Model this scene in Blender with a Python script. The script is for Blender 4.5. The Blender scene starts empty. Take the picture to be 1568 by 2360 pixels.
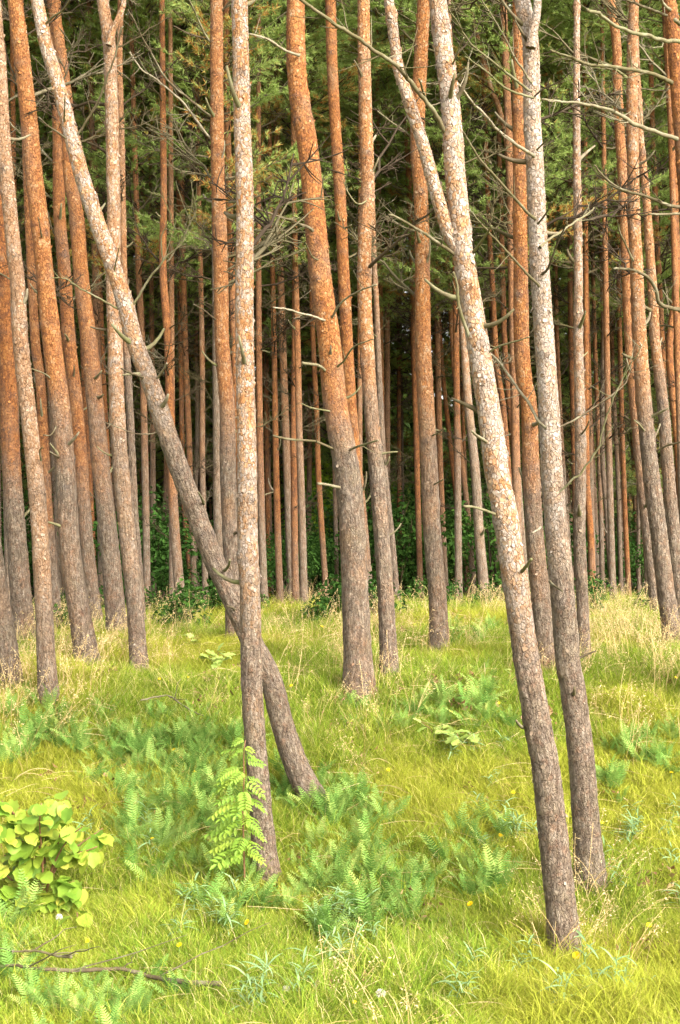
import bpy, math, random
import numpy as np
from mathutils import Vector, Matrix, Euler

rng = np.random.default_rng(7)
random.seed(7)
SC = bpy.context.scene
COL = SC.collection

# ------------------------------------------------------------------ camera, sky, sun, exposure
H = 2.1                      # eye height
FP = 2849.0                  # focal length in units of a 1568 x 2359 picture
cam_d = bpy.data.cameras.new("camera")
cam = bpy.data.objects.new("camera", cam_d)
COL.objects.link(cam)
cam.location = (0, 0, H)
cam.rotation_euler = (math.radians(90), 0, 0)
cam_d.sensor_fit = 'VERTICAL'
cam_d.angle = 2 * math.atan(1179.5 / FP)
cam_d.clip_start, cam_d.clip_end = 0.05, 2000
SC.camera = cam

SUN_EL, SUN_AZ = math.radians(35), math.radians(138)     # azimuth clockwise from +Y: behind the camera, to its right
world = bpy.data.worlds.new("World")
SC.world = world
world.use_nodes = True
wn, wl = world.node_tree.nodes, world.node_tree.links
wn.clear()
sky = wn.new("ShaderNodeTexSky")
sky.sky_type = 'NISHITA'
sky.sun_disc = False
sky.sun_elevation, sky.sun_rotation = SUN_EL, SUN_AZ
sky.air_density, sky.dust_density, sky.ozone_density = 1.0, 4.0, 1.0
hs = wn.new("ShaderNodeHueSaturation"); hs.inputs['Saturation'].default_value = 0.12
bg = wn.new("ShaderNodeBackground"); bg.inputs['Strength'].default_value = 0.15
wo = wn.new("ShaderNodeOutputWorld")
wl.new(sky.outputs[0], hs.inputs['Color']); wl.new(hs.outputs[0], bg.inputs['Color']); wl.new(bg.outputs[0], wo.inputs[0])

sun_d = bpy.data.lights.new("sun", 'SUN')
sun_d.energy, sun_d.angle, sun_d.color = 2.4, math.radians(38), (1.0, 0.91, 0.78)
sun = bpy.data.objects.new("sun", sun_d)
COL.objects.link(sun)
sv = Vector((math.sin(SUN_AZ) * math.cos(SUN_EL), math.cos(SUN_AZ) * math.cos(SUN_EL), math.sin(SUN_EL)))
sun.rotation_euler = sv.to_track_quat('Z', 'Y').to_euler()
sun.location = sv * 30

SC.view_settings.view_transform = 'Standard'
SC.view_settings.look = 'None'
SC.view_settings.exposure = 2.1
SC.view_settings.gamma = 1.0
SC.view_settings.use_curve_mapping = False
SC.render.engine = 'CYCLES'
SC.cycles.max_bounces = 8
SC.cycles.diffuse_bounces = 5
SC.cycles.transmission_bounces = 4
SC.cycles.transparent_max_bounces = 4
SC.cycles.use_denoising = True
SC.cycles.denoising_prefilter = 'NONE'

# ------------------------------------------------------------------ noise
def _h(ix, iy, iz, s=0):
    n = (ix.astype(np.uint32) * np.uint32(374761393) + iy.astype(np.uint32) * np.uint32(668265263)
         + iz.astype(np.uint32) * np.uint32(2147483647) + np.uint32(s * 974711 & 0xffffffff))
    n = (n ^ (n >> np.uint32(13))) * np.uint32(1274126177)
    n = (n ^ (n >> np.uint32(15))) * np.uint32(2246822519)
    return ((n ^ (n >> np.uint32(16))) & np.uint32(0xffffff)).astype(np.float64) / 16777215.0

def vnoise(p, s=0):
    f = np.floor(p); t = p - f; t = t * t * (3 - 2 * t)
    i = f.astype(np.int64)
    r = 0
    for a in (0, 1):
        for b in (0, 1):
            for c in (0, 1):
                w = (t[:, 0] if a else 1 - t[:, 0]) * (t[:, 1] if b else 1 - t[:, 1]) * (t[:, 2] if c else 1 - t[:, 2])
                r = r + w * _h(i[:, 0] + a, i[:, 1] + b, i[:, 2] + c, s)
    return r

def fbm(p, octv=3, s=0):
    r, a, t = 0, 1.0, 0.0
    for k in range(octv):
        r = r + a * vnoise(p * (2.03 ** k) + 17.3 * k, s + k); t += a; a *= 0.5
    return r / t

def voro(p, s=0):
    """nearest and second nearest feature distance, and the cell's random number"""
    f = np.floor(p).astype(np.int64)
    d1 = np.full(len(p), 9.0); d2 = d1.copy(); cid = np.zeros(len(p))
    for a in (-1, 0, 1):
        for b in (-1, 0, 1):
            for c in (-1, 0, 1):
                q = f + np.array((a, b, c))
                o = np.stack([_h(q[:, 0], q[:, 1], q[:, 2], s + k) for k in (1, 2, 3)], 1)
                d = np.linalg.norm(q + o - p, axis=1)
                m = d < d1
                d2 = np.where(m, d1, np.minimum(d2, d))
                cid = np.where(m, _h(q[:, 0], q[:, 1], q[:, 2], s + 9), cid)
                d1 = np.where(m, d, d1)
    return d1, d2, cid

def sstep(a, b, x):
    t = np.clip((x - a) / (b - a), 0, 1)
    return t * t * (3 - 2 * t)

# ------------------------------------------------------------------ ground height
_pd = np.array([-400, 0, 3, 5, 6, 6.8, 7.1, 7.8, 8.4, 9, 9.8, 11, 12.5, 15, 20, 30, 45, 70, 120, 400.])
_pz = np.array([-1.8, -1.85, -2.0, -2.13, -2.13, -2.06, -2.02, -1.83, -1.6, -1.38, -1.25, -1.17, -1.14, -1.2, -1.45, -2.3, -3.2, -3.6, -3.6, -3.6])
_fd = np.arange(-400, 400, 0.05)
_k = np.ones(13) / 13
_fz = np.convolve(np.interp(_fd, _pd, _pz), _k, 'same'); _fz[:20] = _fz[20]; _fz[-20:] = _fz[-21]

def G(x, y):
    x = np.atleast_1d(np.asarray(x, float)); y = np.atleast_1d(np.asarray(y, float))
    x, y = np.broadcast_arrays(x, y)
    z = np.interp(y, _fd, _fz) + H
    z = z - 0.13 / (1 + np.exp((x + 0.9) / 0.5)) * sstep(9.5, 12.5, y)
    z = z + 0.10 * np.exp(-((x + 1.3) / 0.9) ** 2 - ((y - 7.5) / 0.5) ** 2)
    q = np.stack([x, y, 0 * x], -1).reshape(-1, 3)
    z = z + (fbm(q * 1.3, 2, 5).reshape(x.shape) - .5) * 0.10 + (vnoise(q * 5.0, 8).reshape(x.shape) - .5) * 0.06
    return z

def g1(x, y): return float(G(x, y)[0])

def P(u, v, d):
    """the place that lies at depth d along the sight line of picture point (u, v)"""
    return np.array(((u - 784) / FP * d, d, H - (v - 1179.5) / FP * d))

_rd = np.concatenate([np.arange(3.5, 16, 0.02), np.arange(16, 60, 0.2)])
def hit(u, v):
    """depth at which the sight line of (u, v) meets the ground"""
    z = H - (v - 1179.5) / FP * _rd
    below = z <= G((u - 784) / FP * _rd, _rd)
    return float(_rd[np.argmax(below)]) if below.any() else 20.0

def on_ground(u, v):
    d = hit(u, v); x = (u - 784) / FP * d
    return np.array((x, d, g1(x, d)))

# ------------------------------------------------------------------ mesh building
def mk(name, V, F, mats=(), mi=None, smooth=True, attrs=None):
    """one mesh from vertices and a list of face arrays (each M x 3 or M x 4)"""
    me = bpy.data.meshes.new(name)
    V = np.asarray(V, np.float32)
    F = [np.asarray(f, np.int32) for f in F if len(f)]
    me.vertices.add(len(V)); me.vertices.foreach_set("co", V.ravel())
    cnt = np.concatenate([np.full(len(f), f.shape[1], np.int32) for f in F])
    lv = np.concatenate([f.ravel() for f in F])
    me.loops.add(len(lv)); me.loops.foreach_set("vertex_index", lv)
    me.polygons.add(len(cnt))
    me.polygons.foreach_set("loop_start", np.concatenate([[0], np.cumsum(cnt)[:-1]]).astype(np.int32))
    for m in mats: me.materials.append(m)
    if mi is not None: me.polygons.foreach_set("material_index", np.asarray(mi, np.int32))
    me.polygons.foreach_set("use_smooth", np.full(len(cnt), smooth, bool))
    for k, a in (attrs or {}).items():
        a = np.asarray(a, np.float32)
        at = me.attributes.new(k, 'FLOAT_VECTOR' if a.ndim == 2 else 'FLOAT', 'POINT')
        at.data.foreach_set("vector" if a.ndim == 2 else "value", a.ravel())
    me.update(calc_edges=True)
    return me

class MB:
    """collects pieces that end up as one mesh"""
    def __init__(s): s.v, s.f3, s.f4, s.n, s.m3, s.m4, s.a = [], [], [], 0, [], [], []
    def add(s, V, f3=None, f4=None, m=0, a=0.0):
        V = np.asarray(V, float)
        s.v.append(V); s.a.append(np.broadcast_to(np.asarray(a, float), (len(V),)))
        if f3 is not None and len(f3): s.f3.append(np.asarray(f3, int) + s.n); s.m3 += [m] * len(f3)
        if f4 is not None and len(f4): s.f4.append(np.asarray(f4, int) + s.n); s.m4 += [m] * len(f4)
        s.n += len(V)
    def tube(s, pts, rad, k=6, m=0, a=0.0, cap=True):
        V, f4 = tube(pts, rad, k)
        f3 = None
        if cap:
            n = len(V); V = np.vstack([V, np.asarray(pts[-1], float)[None]])
            f3 = [(n - k + i, n - k + (i + 1) % k, n) for i in range(k)]
        s.add(V, f3, f4, m, a)
    def mesh(s, name, mats, smooth=True):
        F, mi = [], []
        if s.f3: F.append(np.vstack(s.f3)); mi += s.m3
        if s.f4: F.append(np.vstack(s.f4)); mi += s.m4
        return mk(name, np.vstack(s.v), F, mats, mi, smooth, {'rnd': np.concatenate(s.a)})

def frames(pts, ref=None):
    pts = np.asarray(pts, float)
    t = np.gradient(pts, axis=0); t /= np.linalg.norm(t, axis=1)[:, None] + 1e-12
    if ref is None:
        ax = np.abs(pts[-1] - pts[0]); ref = np.eye(3)[np.argmin(ax)]
    n = ref - (t @ ref)[:, None] * t; n /= np.linalg.norm(n, axis=1)[:, None] + 1e-12
    return t, n, np.cross(t, n)

def tube(pts, rad, k=6):
    pts = np.asarray(pts, float); rad = np.broadcast_to(np.asarray(rad, float), (len(pts),))
    t, n, b = frames(pts)
    th = np.arange(k) / k * 2 * np.pi
    V = pts[:, None] + rad[:, None, None] * (np.cos(th)[None, :, None] * n[:, None] + np.sin(th)[None, :, None] * b[:, None])
    i = np.arange(len(pts) - 1)[:, None] * k; j = np.arange(k)[None]; j2 = (j + 1) % k
    f4 = np.stack([i + j, i + j2, i + k + j2, i + k + j], -1).reshape(-1, 4)
    return V.reshape(-1, 3), f4

def smooth_line(pts, n):
    """Catmull-Rom through the points, n samples"""
    p = np.asarray(pts, float)
    if len(p) == 2: return p[0] + (p[1] - p[0]) * np.linspace(0, 1, n)[:, None]
    q = np.vstack([2 * p[0] - p[1], p, 2 * p[-1] - p[-2]])
    L = np.concatenate([[0], np.cumsum(np.linalg.norm(np.diff(p, axis=0), axis=1))])
    s = np.linspace(0, L[-1], n)
    i = np.clip(np.searchsorted(L, s, side='right') - 1, 0, len(p) - 2)
    t = ((s - L[i]) / (L[i + 1] - L[i]))[:, None]
    a, b, c, d = q[i], q[i + 1], q[i + 2], q[i + 3]
    return 0.5 * (2 * b + (c - a) * t + (2 * a - 5 * b + 4 * c - d) * t ** 2 + (3 * b - a - 3 * c + d) * t ** 3)

# ------------------------------------------------------------------ objects
def link(o): COL.objects.link(o); return o

def thing(name, label, cat, loc=(0, 0, 0), rz=0.0, group=None, mesh=None, sc=1.0):
    o = bpy.data.objects.new(name, mesh); link(o)
    o.location = [float(c) for c in loc]; o.rotation_euler = (0, 0, rz); o.scale = (sc,) * 3
    o['label'] = label; o['category'] = cat
    if group: o['group'] = group
    return o

def part(name, mesh, parent, loc=(0, 0, 0), rot=(0, 0, 0), sc=1.0, kind=None, label=None):
    o = bpy.data.objects.new(name, mesh); link(o)
    o.parent = parent
    o.location = [float(c) for c in loc]; o.rotation_euler = rot
    o.scale = (sc,) * 3 if np.isscalar(sc) else sc
    if kind: o['kind'] = kind
    if label: o['label'] = label
    return o

# ------------------------------------------------------------------ materials
class N:
    def __init__(s, name):
        s.m = bpy.data.materials.new(name); s.m.use_nodes = True
        s.t = s.m.node_tree; s.t.nodes.clear()
        s.out = s.t.nodes.new("ShaderNodeOutputMaterial")
    def n(s, typ, **kw):
        x = s.t.nodes.new("ShaderNode" + typ)
        for k, v in kw.items():
            if k.startswith("i_"):
                s.set(x.inputs[int(k[2:]) if k[2:].isdigit() else k[2:].replace("_", " ")], v)
            else: setattr(x, k, v)
        return x
    def set(s, sock, v):
        if isinstance(v, bpy.types.NodeSocket): s.t.links.new(v, sock)
        elif isinstance(v, tuple) and len(v) == 3 and sock.type == 'RGBA': sock.default_value = (*v, 1)
        else: sock.default_value = v
    def attr(s, name, typ='GEOMETRY', out='Fac'):
        return s.n("Attribute", attribute_name=name, attribute_type=typ).outputs[out]
    def math(s, op, a, b=0.0, clamp=False):
        x = s.n("Math", operation=op, use_clamp=clamp); s.set(x.inputs[0], a); s.set(x.inputs[1], b); return x.outputs[0]
    def ramp(s, fac, stops):
        x = s.n("ValToRGB"); s.set(x.inputs[0], fac)
        e = x.color_ramp.elements
        while len(e) < len(stops): e.new(0.5)
        for q, (p, c) in zip(e, stops):
            q.position = p; q.color = (*c, 1) if len(c) == 3 else c
        return x.outputs[0]
    def mix(s, f, a, b, mode='MIX'):
        x = s.n("Mix", data_type='RGBA', blend_type=mode)
        s.set(x.inputs[0], f); s.set(x.inputs[6], a); s.set(x.inputs[7], b); return x.outputs[2]
    def noise(s, vec, scale, detail=3.0, rough=0.5):
        x = s.n("TexNoise"); x.inputs['Scale'].default_value = scale; x.inputs['Detail'].default_value = detail
        x.inputs['Roughness'].default_value = rough
        if vec is not None: s.set(x.inputs['Vector'], vec)
        return x.outputs[0]
    def scale(s, vec, sc):
        x = s.n("VectorMath", operation='MULTIPLY'); s.set(x.inputs[0], vec); x.inputs[1].default_value = sc; return x.outputs[0]
    def pos(s): return s.n("NewGeometry").outputs['Position']
    def obj(s): return s.n("TexCoord").outputs['Object']
    def orand(s): return s.n("ObjectInfo").outputs['Random']
    def surf(s, col, rough=0.8, bump=None, bstr=0.3, bdist=0.01, spec=0.2, trans=0.0, tcol=None):
        p = s.n("BsdfPrincipled"); s.set(p.inputs['Base Color'], col); s.set(p.inputs['Roughness'], rough)
        p.inputs['Specular IOR Level'].default_value = spec
        if bump is not None:
            b = s.n("Bump"); b.inputs['Strength'].default_value = bstr; b.inputs['Distance'].default_value = bdist
            s.set(b.inputs['Height'], bump); s.t.links.new(b.outputs[0], p.inputs['Normal'])
        o = p.outputs[0]
        if trans > 0:
            t = s.n("BsdfTranslucent"); s.set(t.inputs[0], tcol if tcol is not None else col)
            x = s.n("MixShader"); x.inputs[0].default_value = trans
            s.t.links.new(o, x.inputs[1]); s.t.links.new(t.outputs[0], x.inputs[2]); o = x.outputs[0]
        s.t.links.new(o, s.out.inputs[0])
        return s.m

def bark_material():
    k = N("pine_bark")
    b = k.attr('bark', out='Vector'); ora = k.attr('ora'); knot = k.attr('knot'); crack = k.attr('crack')
    pale = k.attr('pale', 'OBJECT'); tone = k.attr('tone', 'OBJECT')
    wob = k.n("VectorMath", operation='MULTIPLY_ADD'); wn_ = k.n("TexNoise"); wn_.inputs['Scale'].default_value = 22.0
    k.set(wn_.inputs['Vector'], b); k.set(wob.inputs[0], wn_.outputs['Color']); wob.inputs[1].default_value = (.03, .03, .05); k.set(wob.inputs[2], b)
    bb = wob.outputs[0]
    # thin flaking young bark
    v1 = k.n("TexVoronoi", feature='F1'); k.set(v1.inputs['Vector'], k.scale(bb, (62., 62., 38.))); v1.inputs['Scale'].default_value = 1.0
    ve = k.n("TexVoronoi", feature='DISTANCE_TO_EDGE'); k.set(ve.inputs['Vector'], k.scale(bb, (62., 62., 38.))); ve.inputs['Scale'].default_value = 1.0
    sep = k.n("SeparateColor"); k.set(sep.inputs[0], v1.outputs['Color'])
    broad = k.noise(k.scale(b, (1., 1., .8)), 11.0, 5.0, 0.6)
    fac = k.math('ADD', k.math('MULTIPLY', sep.outputs[0], 0.30), k.math('MULTIPLY', broad, 0.80))
    fac = k.math('ADD', fac, k.math('MULTIPLY', k.math('SUBTRACT', pale, 0.5), 0.60))
    young = k.ramp(fac, [(0.16, (.17, .062, .022)), (0.36, (.33, .12, .03)), (0.54, (.43, .185, .052)), (0.68, (.47, .28, .145)), (0.80, (.47, .355, .275)), (0.95, (.54, .45, .38))])
    dull = k.ramp(fac, [(0.15, (.17, .10, .055)), (0.45, (.34, .21, .12)), (0.7, (.45, .34, .25)), (0.9, (.50, .43, .37))])
    young = k.mix(tone, dull, young)
    edge = k.ramp(ve.outputs['Distance'], [(0.0, (.55, .5, .48)), (0.09, (1, 1, 1))])
    young = k.mix(0.8, young, edge, 'MULTIPLY')
    # thick fissured old bark
    st = k.noise(k.scale(b, (70., 70., 13.)), 1.0, 5.0, 0.62)
    patch = k.noise(b, 14.0, 3.0)
    old = k.ramp(k.math('ADD', k.math('MULTIPLY', st, 0.8), k.math('MULTIPLY', patch, 0.25)),
                 [(0.30, (.055, .038, .025)), (0.44, (.165, .118, .077)), (0.58, (.275, .213, .155)), (0.74, (.42, .355, .285))])
    rust = k.ramp(k.noise(b, 26.0, 4.0), [(0.52, (0, 0, 0)), (0.66, (1, 1, 1))])
    old = k.mix(k.math('MULTIPLY', rust, 0.35), old, (.27, .12, .06))
    alg = k.ramp(k.noise(b, 4.0, 3.0), [(0.5, (0, 0, 0)), (0.75, (1, 1, 1))])
    old = k.mix(k.math('MULTIPLY', alg, 0.25), old, (.17, .16, .08))
    col = k.mix(ora, old, young)
    col = k.mix(1.0, col, (.75, .74, .73), 'MULTIPLY')
    col = k.mix(k.math('MULTIPLY', crack, 0.65), col, (.06, .04, .03))
    col = k.mix(k.math('MULTIPLY', knot, 0.8), col, (.07, .055, .048))
    fine = k.noise(k.scale(b, (160., 160., 90.)), 1.0, 3.0)
    spk = k.ramp(k.noise(k.scale(b, (95., 95., 60.)), 1.0, 4.0, .65), [(0.36, (.36, .31, .28)), (0.46, (.93, .92, .91)), (0.60, (1.03, 1.03, 1.02)), (0.72, (1.2, 1.19, 1.17))])
    col = k.mix(0.8, col, spk, 'MULTIPLY')
    hgt = k.math('ADD', k.math('MULTIPLY', k.math('MINIMUM', ve.outputs['Distance'], 0.12), 3.0), k.math('MULTIPLY', st, 1.2))
    hgt = k.math('ADD', hgt, k.math('MULTIPLY', fine, 0.4))
    hgt = k.math('ADD', hgt, k.math('MULTIPLY', sep.outputs[1], 0.35))
    return k.surf(col, 0.82, hgt, 0.95, 0.016, spec=0.25)

def deadwood_material():
    k = N("dead_wood"); r = k.orand(); o = k.obj()
    base = k.ramp(r, [(0.0, (.05, .034, .018)), (0.35, (.085, .072, .03)), (0.6, (.11, .11, .042)), (0.85, (.15, .13, .075)), (1.0, (.25, .21, .15))])
    n = k.noise(o, 28.0, 4.0)
    col = k.mix(k.ramp(n, [(0.4, (0, 0, 0)), (0.65, (.7, .7, .7))]), base, (.10, .075, .045))
    n2 = k.noise(o, 9.0, 2.0)
    col = k.mix(k.ramp(n2, [(0.5, (0, 0, 0)), (0.7, (.6, .6, .6))]), col, (.20, .185, .12))
    return k.surf(col, 0.85, n, 0.5, 0.01)

def twig_material():
    k = N("dead_twig"); r = k.orand()
    col = k.ramp(r, [(0.0, (.026, .016, .008)), (0.4, (.042, .029, .014)), (0.75, (.062, .05, .02)), (1.0, (.12, .10, .06))])
    return k.surf(col, 0.85)

def leafy(name, stops, trans=0.35, world_scale=0.0, world_tint=None, rough=0.55, attr='rnd', mixobj=0.0, spec=0.25, inst=None, tint2=None):
    k = N(name); f = k.attr(attr)
    if mixobj: f = k.math('ADD', k.math('MULTIPLY', f, 1 - mixobj), k.math('MULTIPLY', k.orand(), mixobj))
    col = k.ramp(f, stops)
    if world_tint is not None:
        n = k.noise(k.pos(), world_scale, 2.0)
        col = k.mix(k.ramp(n, [(0.42, (0, 0, 0)), (0.62, (1, 1, 1))]), col, k.mix(1.0, col, world_tint, 'MULTIPLY'))
    if inst:
        col = k.mix(k.attr(inst, 'INSTANCER'), col, k.mix(0.75, col, tint2))
    return k.surf(col, rough, spec=spec, trans=trans)

M_BARK = bark_material()
M_DEAD = deadwood_material()
M_TWIG = twig_material()
M_NEEDLE = leafy("pine_needles", [(0.0, (.19, .265, .06)), (0.42, (.31, .41, .11)), (0.70, (.42, .50, .17)), (0.82, (.48, .44, .13)), (0.94, (.48, .28, .07)), (1.0, (.46, .20, .055))], 0.55, rough=0.7, spec=0.1)
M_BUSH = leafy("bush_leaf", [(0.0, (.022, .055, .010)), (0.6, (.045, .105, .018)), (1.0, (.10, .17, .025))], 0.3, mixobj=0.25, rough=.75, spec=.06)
M_BROAD = leafy("broad_leaf", [(0.0, (.05, .10, .02)), (0.6, (.10, .18, .03)), (1.0, (.17, .25, .05))], 0.45)
M_FERN = leafy("fern_frond", [(0.0, (.085, .185, .032)), (0.4, (.145, .265, .052)), (0.74, (.26, .37, .088)), (0.88, (.34, .36, .09)), (0.97, (.32, .21, .07))], 0.35, mixobj=0.6, rough=.75, spec=.08)
M_TEAL = leafy("narrow_leaf", [(0.0, (.13, .22, .09)), (1.0, (.22, .32, .14))], 0.25, mixobj=0.6)
M_HAZEL = leafy("hazel_leaf", [(0.0, (.10, .20, .02)), (0.45, (.19, .29, .03)), (0.75, (.28, .35, .04)), (0.93, (.42, .38, .06)), (1.0, (.42, .20, .05))], 0.4, mixobj=0.72)
M_ROWAN = leafy("rowan_leaf", [(0.0, (.13, .24, .03)), (0.6, (.22, .33, .04)), (1.0, (.36, .41, .06))], 0.4, mixobj=0.6)
M_OAK = leafy("oak_leaf", [(0.0, (.22, .31, .06)), (1.0, (.36, .44, .12))], 0.35, mixobj=0.8)
M_SUNLIT = leafy("young_leaf", [(0.0, (.18, .32, .03)), (0.6, (.30, .44, .04)), (1.0, (.44, .52, .07))], 0.5, rough=.7, spec=.1)  # sunlight put into the leaf colour, for trees that stand in shade
M_STEM = leafy("plant_stem", [(0.0, (.14, .07, .03)), (1.0, (.17, .09, .04))], 0.0)
M_GSTEM = leafy("green_stem", [(0.0, (.13, .2, .05)), (1.0, (.2, .26, .07))], 0.2)
M_YELLOW = leafy("yellow_petal", [(0.0, (.75, .50, .005)), (1.0, (.80, .60, .01))], 0.25)
M_FLUFF = leafy("seed_fluff", [(0.0, (.62, .56, .46)), (1.0, (.72, .68, .6))], 0.4)
M_LITTER = leafy("brown_litter", [(0.0, (.10, .05, .02)), (0.6, (.20, .105, .045)), (1.0, (.34, .22, .11))], 0.1)
M_GRASS = leafy("grass_blade", [(0.0, (.075, .15, .016)), (0.4, (.17, .255, .025)), (0.70, (.29, .33, .038)), (0.86, (.40, .37, .09)), (1.0, (.50, .41, .2))], 0.35, inst='tint', tint2=(.38, .355, .04), rough=0.8, spec=0.05)
M_STRAW = leafy("dry_straw", [(0.0, (.36, .235, .085)), (0.5, (.50, .36, .16)), (1.0, (.60, .47, .26))], 0.25, rough=0.7, spec=0.1)

def ground_material():
    k = N("ground_moss"); p = k.pos()
    a = k.ramp(k.noise(p, 3.0, 5.0), [(0.3, (.10, .125, .018)), (0.5, (.17, .165, .028)), (0.68, (.24, .20, .06))])
    b = k.ramp(k.noise(p, 45.0, 4.0, .7), [(0.35, (.45, .42, .4)), (0.6, (1.1, 1.1, 1.0))])
    col = k.mix(0.75, a, b, 'MULTIPLY')
    sep = k.n("SeparateXYZ"); k.set(sep.inputs[0], p)
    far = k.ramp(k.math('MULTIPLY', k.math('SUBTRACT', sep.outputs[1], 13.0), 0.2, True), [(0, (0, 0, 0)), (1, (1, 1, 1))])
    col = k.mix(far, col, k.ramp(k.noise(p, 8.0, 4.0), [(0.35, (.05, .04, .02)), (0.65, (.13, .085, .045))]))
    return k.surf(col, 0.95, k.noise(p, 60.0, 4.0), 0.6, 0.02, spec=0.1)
M_GROUND = ground_material()

# ------------------------------------------------------------------ ground: one sheet to the horizon
def build_ground():
    xs = np.concatenate([-np.geomspace(500, 5, 14), np.arange(-4.9, 4.95, 0.1), np.geomspace(5, 500, 14)])
    ys = np.concatenate([-np.geomspace(500, 0.5, 12), np.arange(0, 3, .5), np.arange(3, 14.9, 0.1), np.geomspace(15, 500, 26)])
    X, Y = np.meshgrid(xs, ys)
    V = np.stack([X, Y, G(X, Y)], -1).reshape(-1, 3)
    nx = len(xs); i = np.arange(len(ys) - 1)[:, None] * nx; j = np.arange(nx - 1)[None]
    F = np.stack([i + j, i + j + 1, i + nx + j + 1, i + nx + j], -1).reshape(-1, 4)
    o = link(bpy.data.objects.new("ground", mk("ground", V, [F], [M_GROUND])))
    o['kind'] = 'structure'
build_ground()

# ------------------------------------------------------------------ shared branch, stub and crown meshes
def dead_branch_mesh(seed):
    r = np.random.default_rng(seed); mb = MB()
    n = 9; t = np.linspace(0, 1, n)
    bend = r.uniform(-.1, .35); sw = r.uniform(-.2, .2)
    main = np.stack([t, sw * t ** 2 + r.normal(0, .012, n) * (t > 0), bend * t ** 2 + r.normal(0, .012, n) * (t > 0)], 1)
    mb.tube(main, .011 * (1 - t) + .0035, 4)
    def side(o, d, L, rad, lev):
        m = 5; s = np.linspace(0, 1, m)[:, None]
        c = np.cross(d, r.normal(size=3)); c /= np.linalg.norm(c) + 1e-9
        pts = o + d * L * s + c * L * r.uniform(.05, .3) * s ** 2 + np.array((0, 0, r.uniform(-.05, .2))) * L * s ** 2
        mb.tube(pts, rad * (1 - s[:, 0]) + .0022, 3, cap=False)
        if lev:
            for _ in range(r.integers(2, 5)):
                q = r.uniform(.2, .95); i = int(q * (m - 1))
                d2 = d + r.normal(0, .55, 3); d2 /= np.linalg.norm(d2)
                side(pts[i], d2, L * r.uniform(.3, .6), rad * .6, lev - 1)
    for q in np.linspace(.18, .97, r.integers(9, 13)):
        i = int(q * (n - 1))
        a = r.choice([-1, 1]) * r.uniform(.5, 1.1)
        d = np.array((math.cos(a), math.sin(a), r.normal(.05, .35))); d /= np.linalg.norm(d)
        side(main[i], d, r.uniform(.22, .5) * (1.15 - .6 * q), .0055, 2 if q < .6 else 1)
    return mb.mesh("branch", [M_TWIG])

def stub_mesh(seed):
    r = np.random.default_rng(seed); mb = MB()
    L = r.uniform(.05, .16); n = 5; t = np.linspace(0, 1, n)[:, None]
    pts = np.hstack([t * L, r.uniform(-.2, .2) * L * t ** 2, r.uniform(-.1, .5) * L * t ** 2]); pts[0, 0] = -.015
    R = r.uniform(.007, .012)
    mb.tube(pts, R * (1.5 - .9 * t[:, 0]), 6)
    return mb.mesh("stub", [M_DEAD])

def crown_mesh(seed, Hc=9.0, spread=1.7, nb=4, start=.0):
    r = np.random.default_rng(seed); mb = MB()
    NV, NF, NA = [], [], []
    cnt = 0
    def tuft(o, d, k, L, col):
        nonlocal cnt
        dd = d + r.normal(0, .55, (k, 3)); dd /= np.linalg.norm(dd, axis=1)[:, None]
        w = np.cross(dd, r.normal(size=(k, 3))); w /= np.linalg.norm(w, axis=1)[:, None] + 1e-9
        l = L * r.uniform(.7, 1.2, (k, 1)); oo = o + d * r.uniform(-.03, .06, (k, 1))
        v = np.stack([oo - w * .0068, oo + w * .0068, oo + dd * l], 1).reshape(-1, 3)
        NV.append(v); NF.append(cnt + np.arange(k * 3).reshape(k, 3)); NA.append(np.repeat(np.clip(col + r.normal(0, .2, k), 0, 1), 3)); cnt += 3 * k
    z = 0.0
    while z < Hc:
        tt = z / Hc
        for b in range(nb + (r.random() < .5)):
            if r.random() < .12: continue
            a = r.uniform(0, 6.283); el = math.radians(r.uniform(5, 25) + 30 * tt)
            L = (spread * (1 - tt ** 1.6) + .3) * r.uniform(.55, 1.1)
            n = 8; s = np.linspace(0, 1, n)[:, None]
            hd = np.array((math.cos(a), math.sin(a), 0))
            pts = np.array((0, 0, z + r.uniform(-.1, .1))) + hd * L * math.cos(el) * s + np.array((0, 0, 1)) * L * (math.sin(el) * s + r.uniform(-.05, .25) * s ** 2) + np.cumsum(r.normal(0, .02 * L, (n, 3)), 0) * (s > 0)
            mb.tube(pts, .013 * (1 - s[:, 0]) + .004, 3, cap=False)
            brown = r.random() < .11
            base = r.uniform(.8, .95) if brown else r.uniform(.1, .62)
            for q in np.linspace(.22, 1.0, int(3 + 4 * L)):
                o = pts[0] * 0 + np.array([np.interp(q * (n - 1), range(n), pts[:, c]) for c in range(3)])
                for sd in range(2):
                    aa = a + r.choice([-1, 1]) * r.uniform(.5, 1.2)
                    d = np.array((math.cos(aa), math.sin(aa), r.uniform(-.1, .7))); d /= np.linalg.norm(d)
                    l2 = r.uniform(.15, .45) * (1.2 - .5 * q)
                    mb.tube(np.array([o, o + d * l2 * .55 + (0, 0, .01), o + d * l2]), [.005, .004, .003], 3, cap=False)
                    for f in (0.55, 1.0):
                        if r.random() < .9: tuft(o + d * l2 * f, d, 24, .092, base)
                if q > .5: tuft(o, hd, 10, .085, base)
            tuft(pts[-1], (pts[-1] - pts[-2]) / (np.linalg.norm(pts[-1] - pts[-2]) + 1e-9), 14, .09, base)
        z += r.uniform(.34, .55)
    mb.v.append(np.vstack(NV)); mb.a.append(np.concatenate(NA))
    mb.f3.append(np.vstack(NF) + mb.n); mb.m3 += [1] * sum(len(f) for f in NF)
    return mb.mesh("crown", [M_TWIG, M_NEEDLE], smooth=False)

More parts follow.
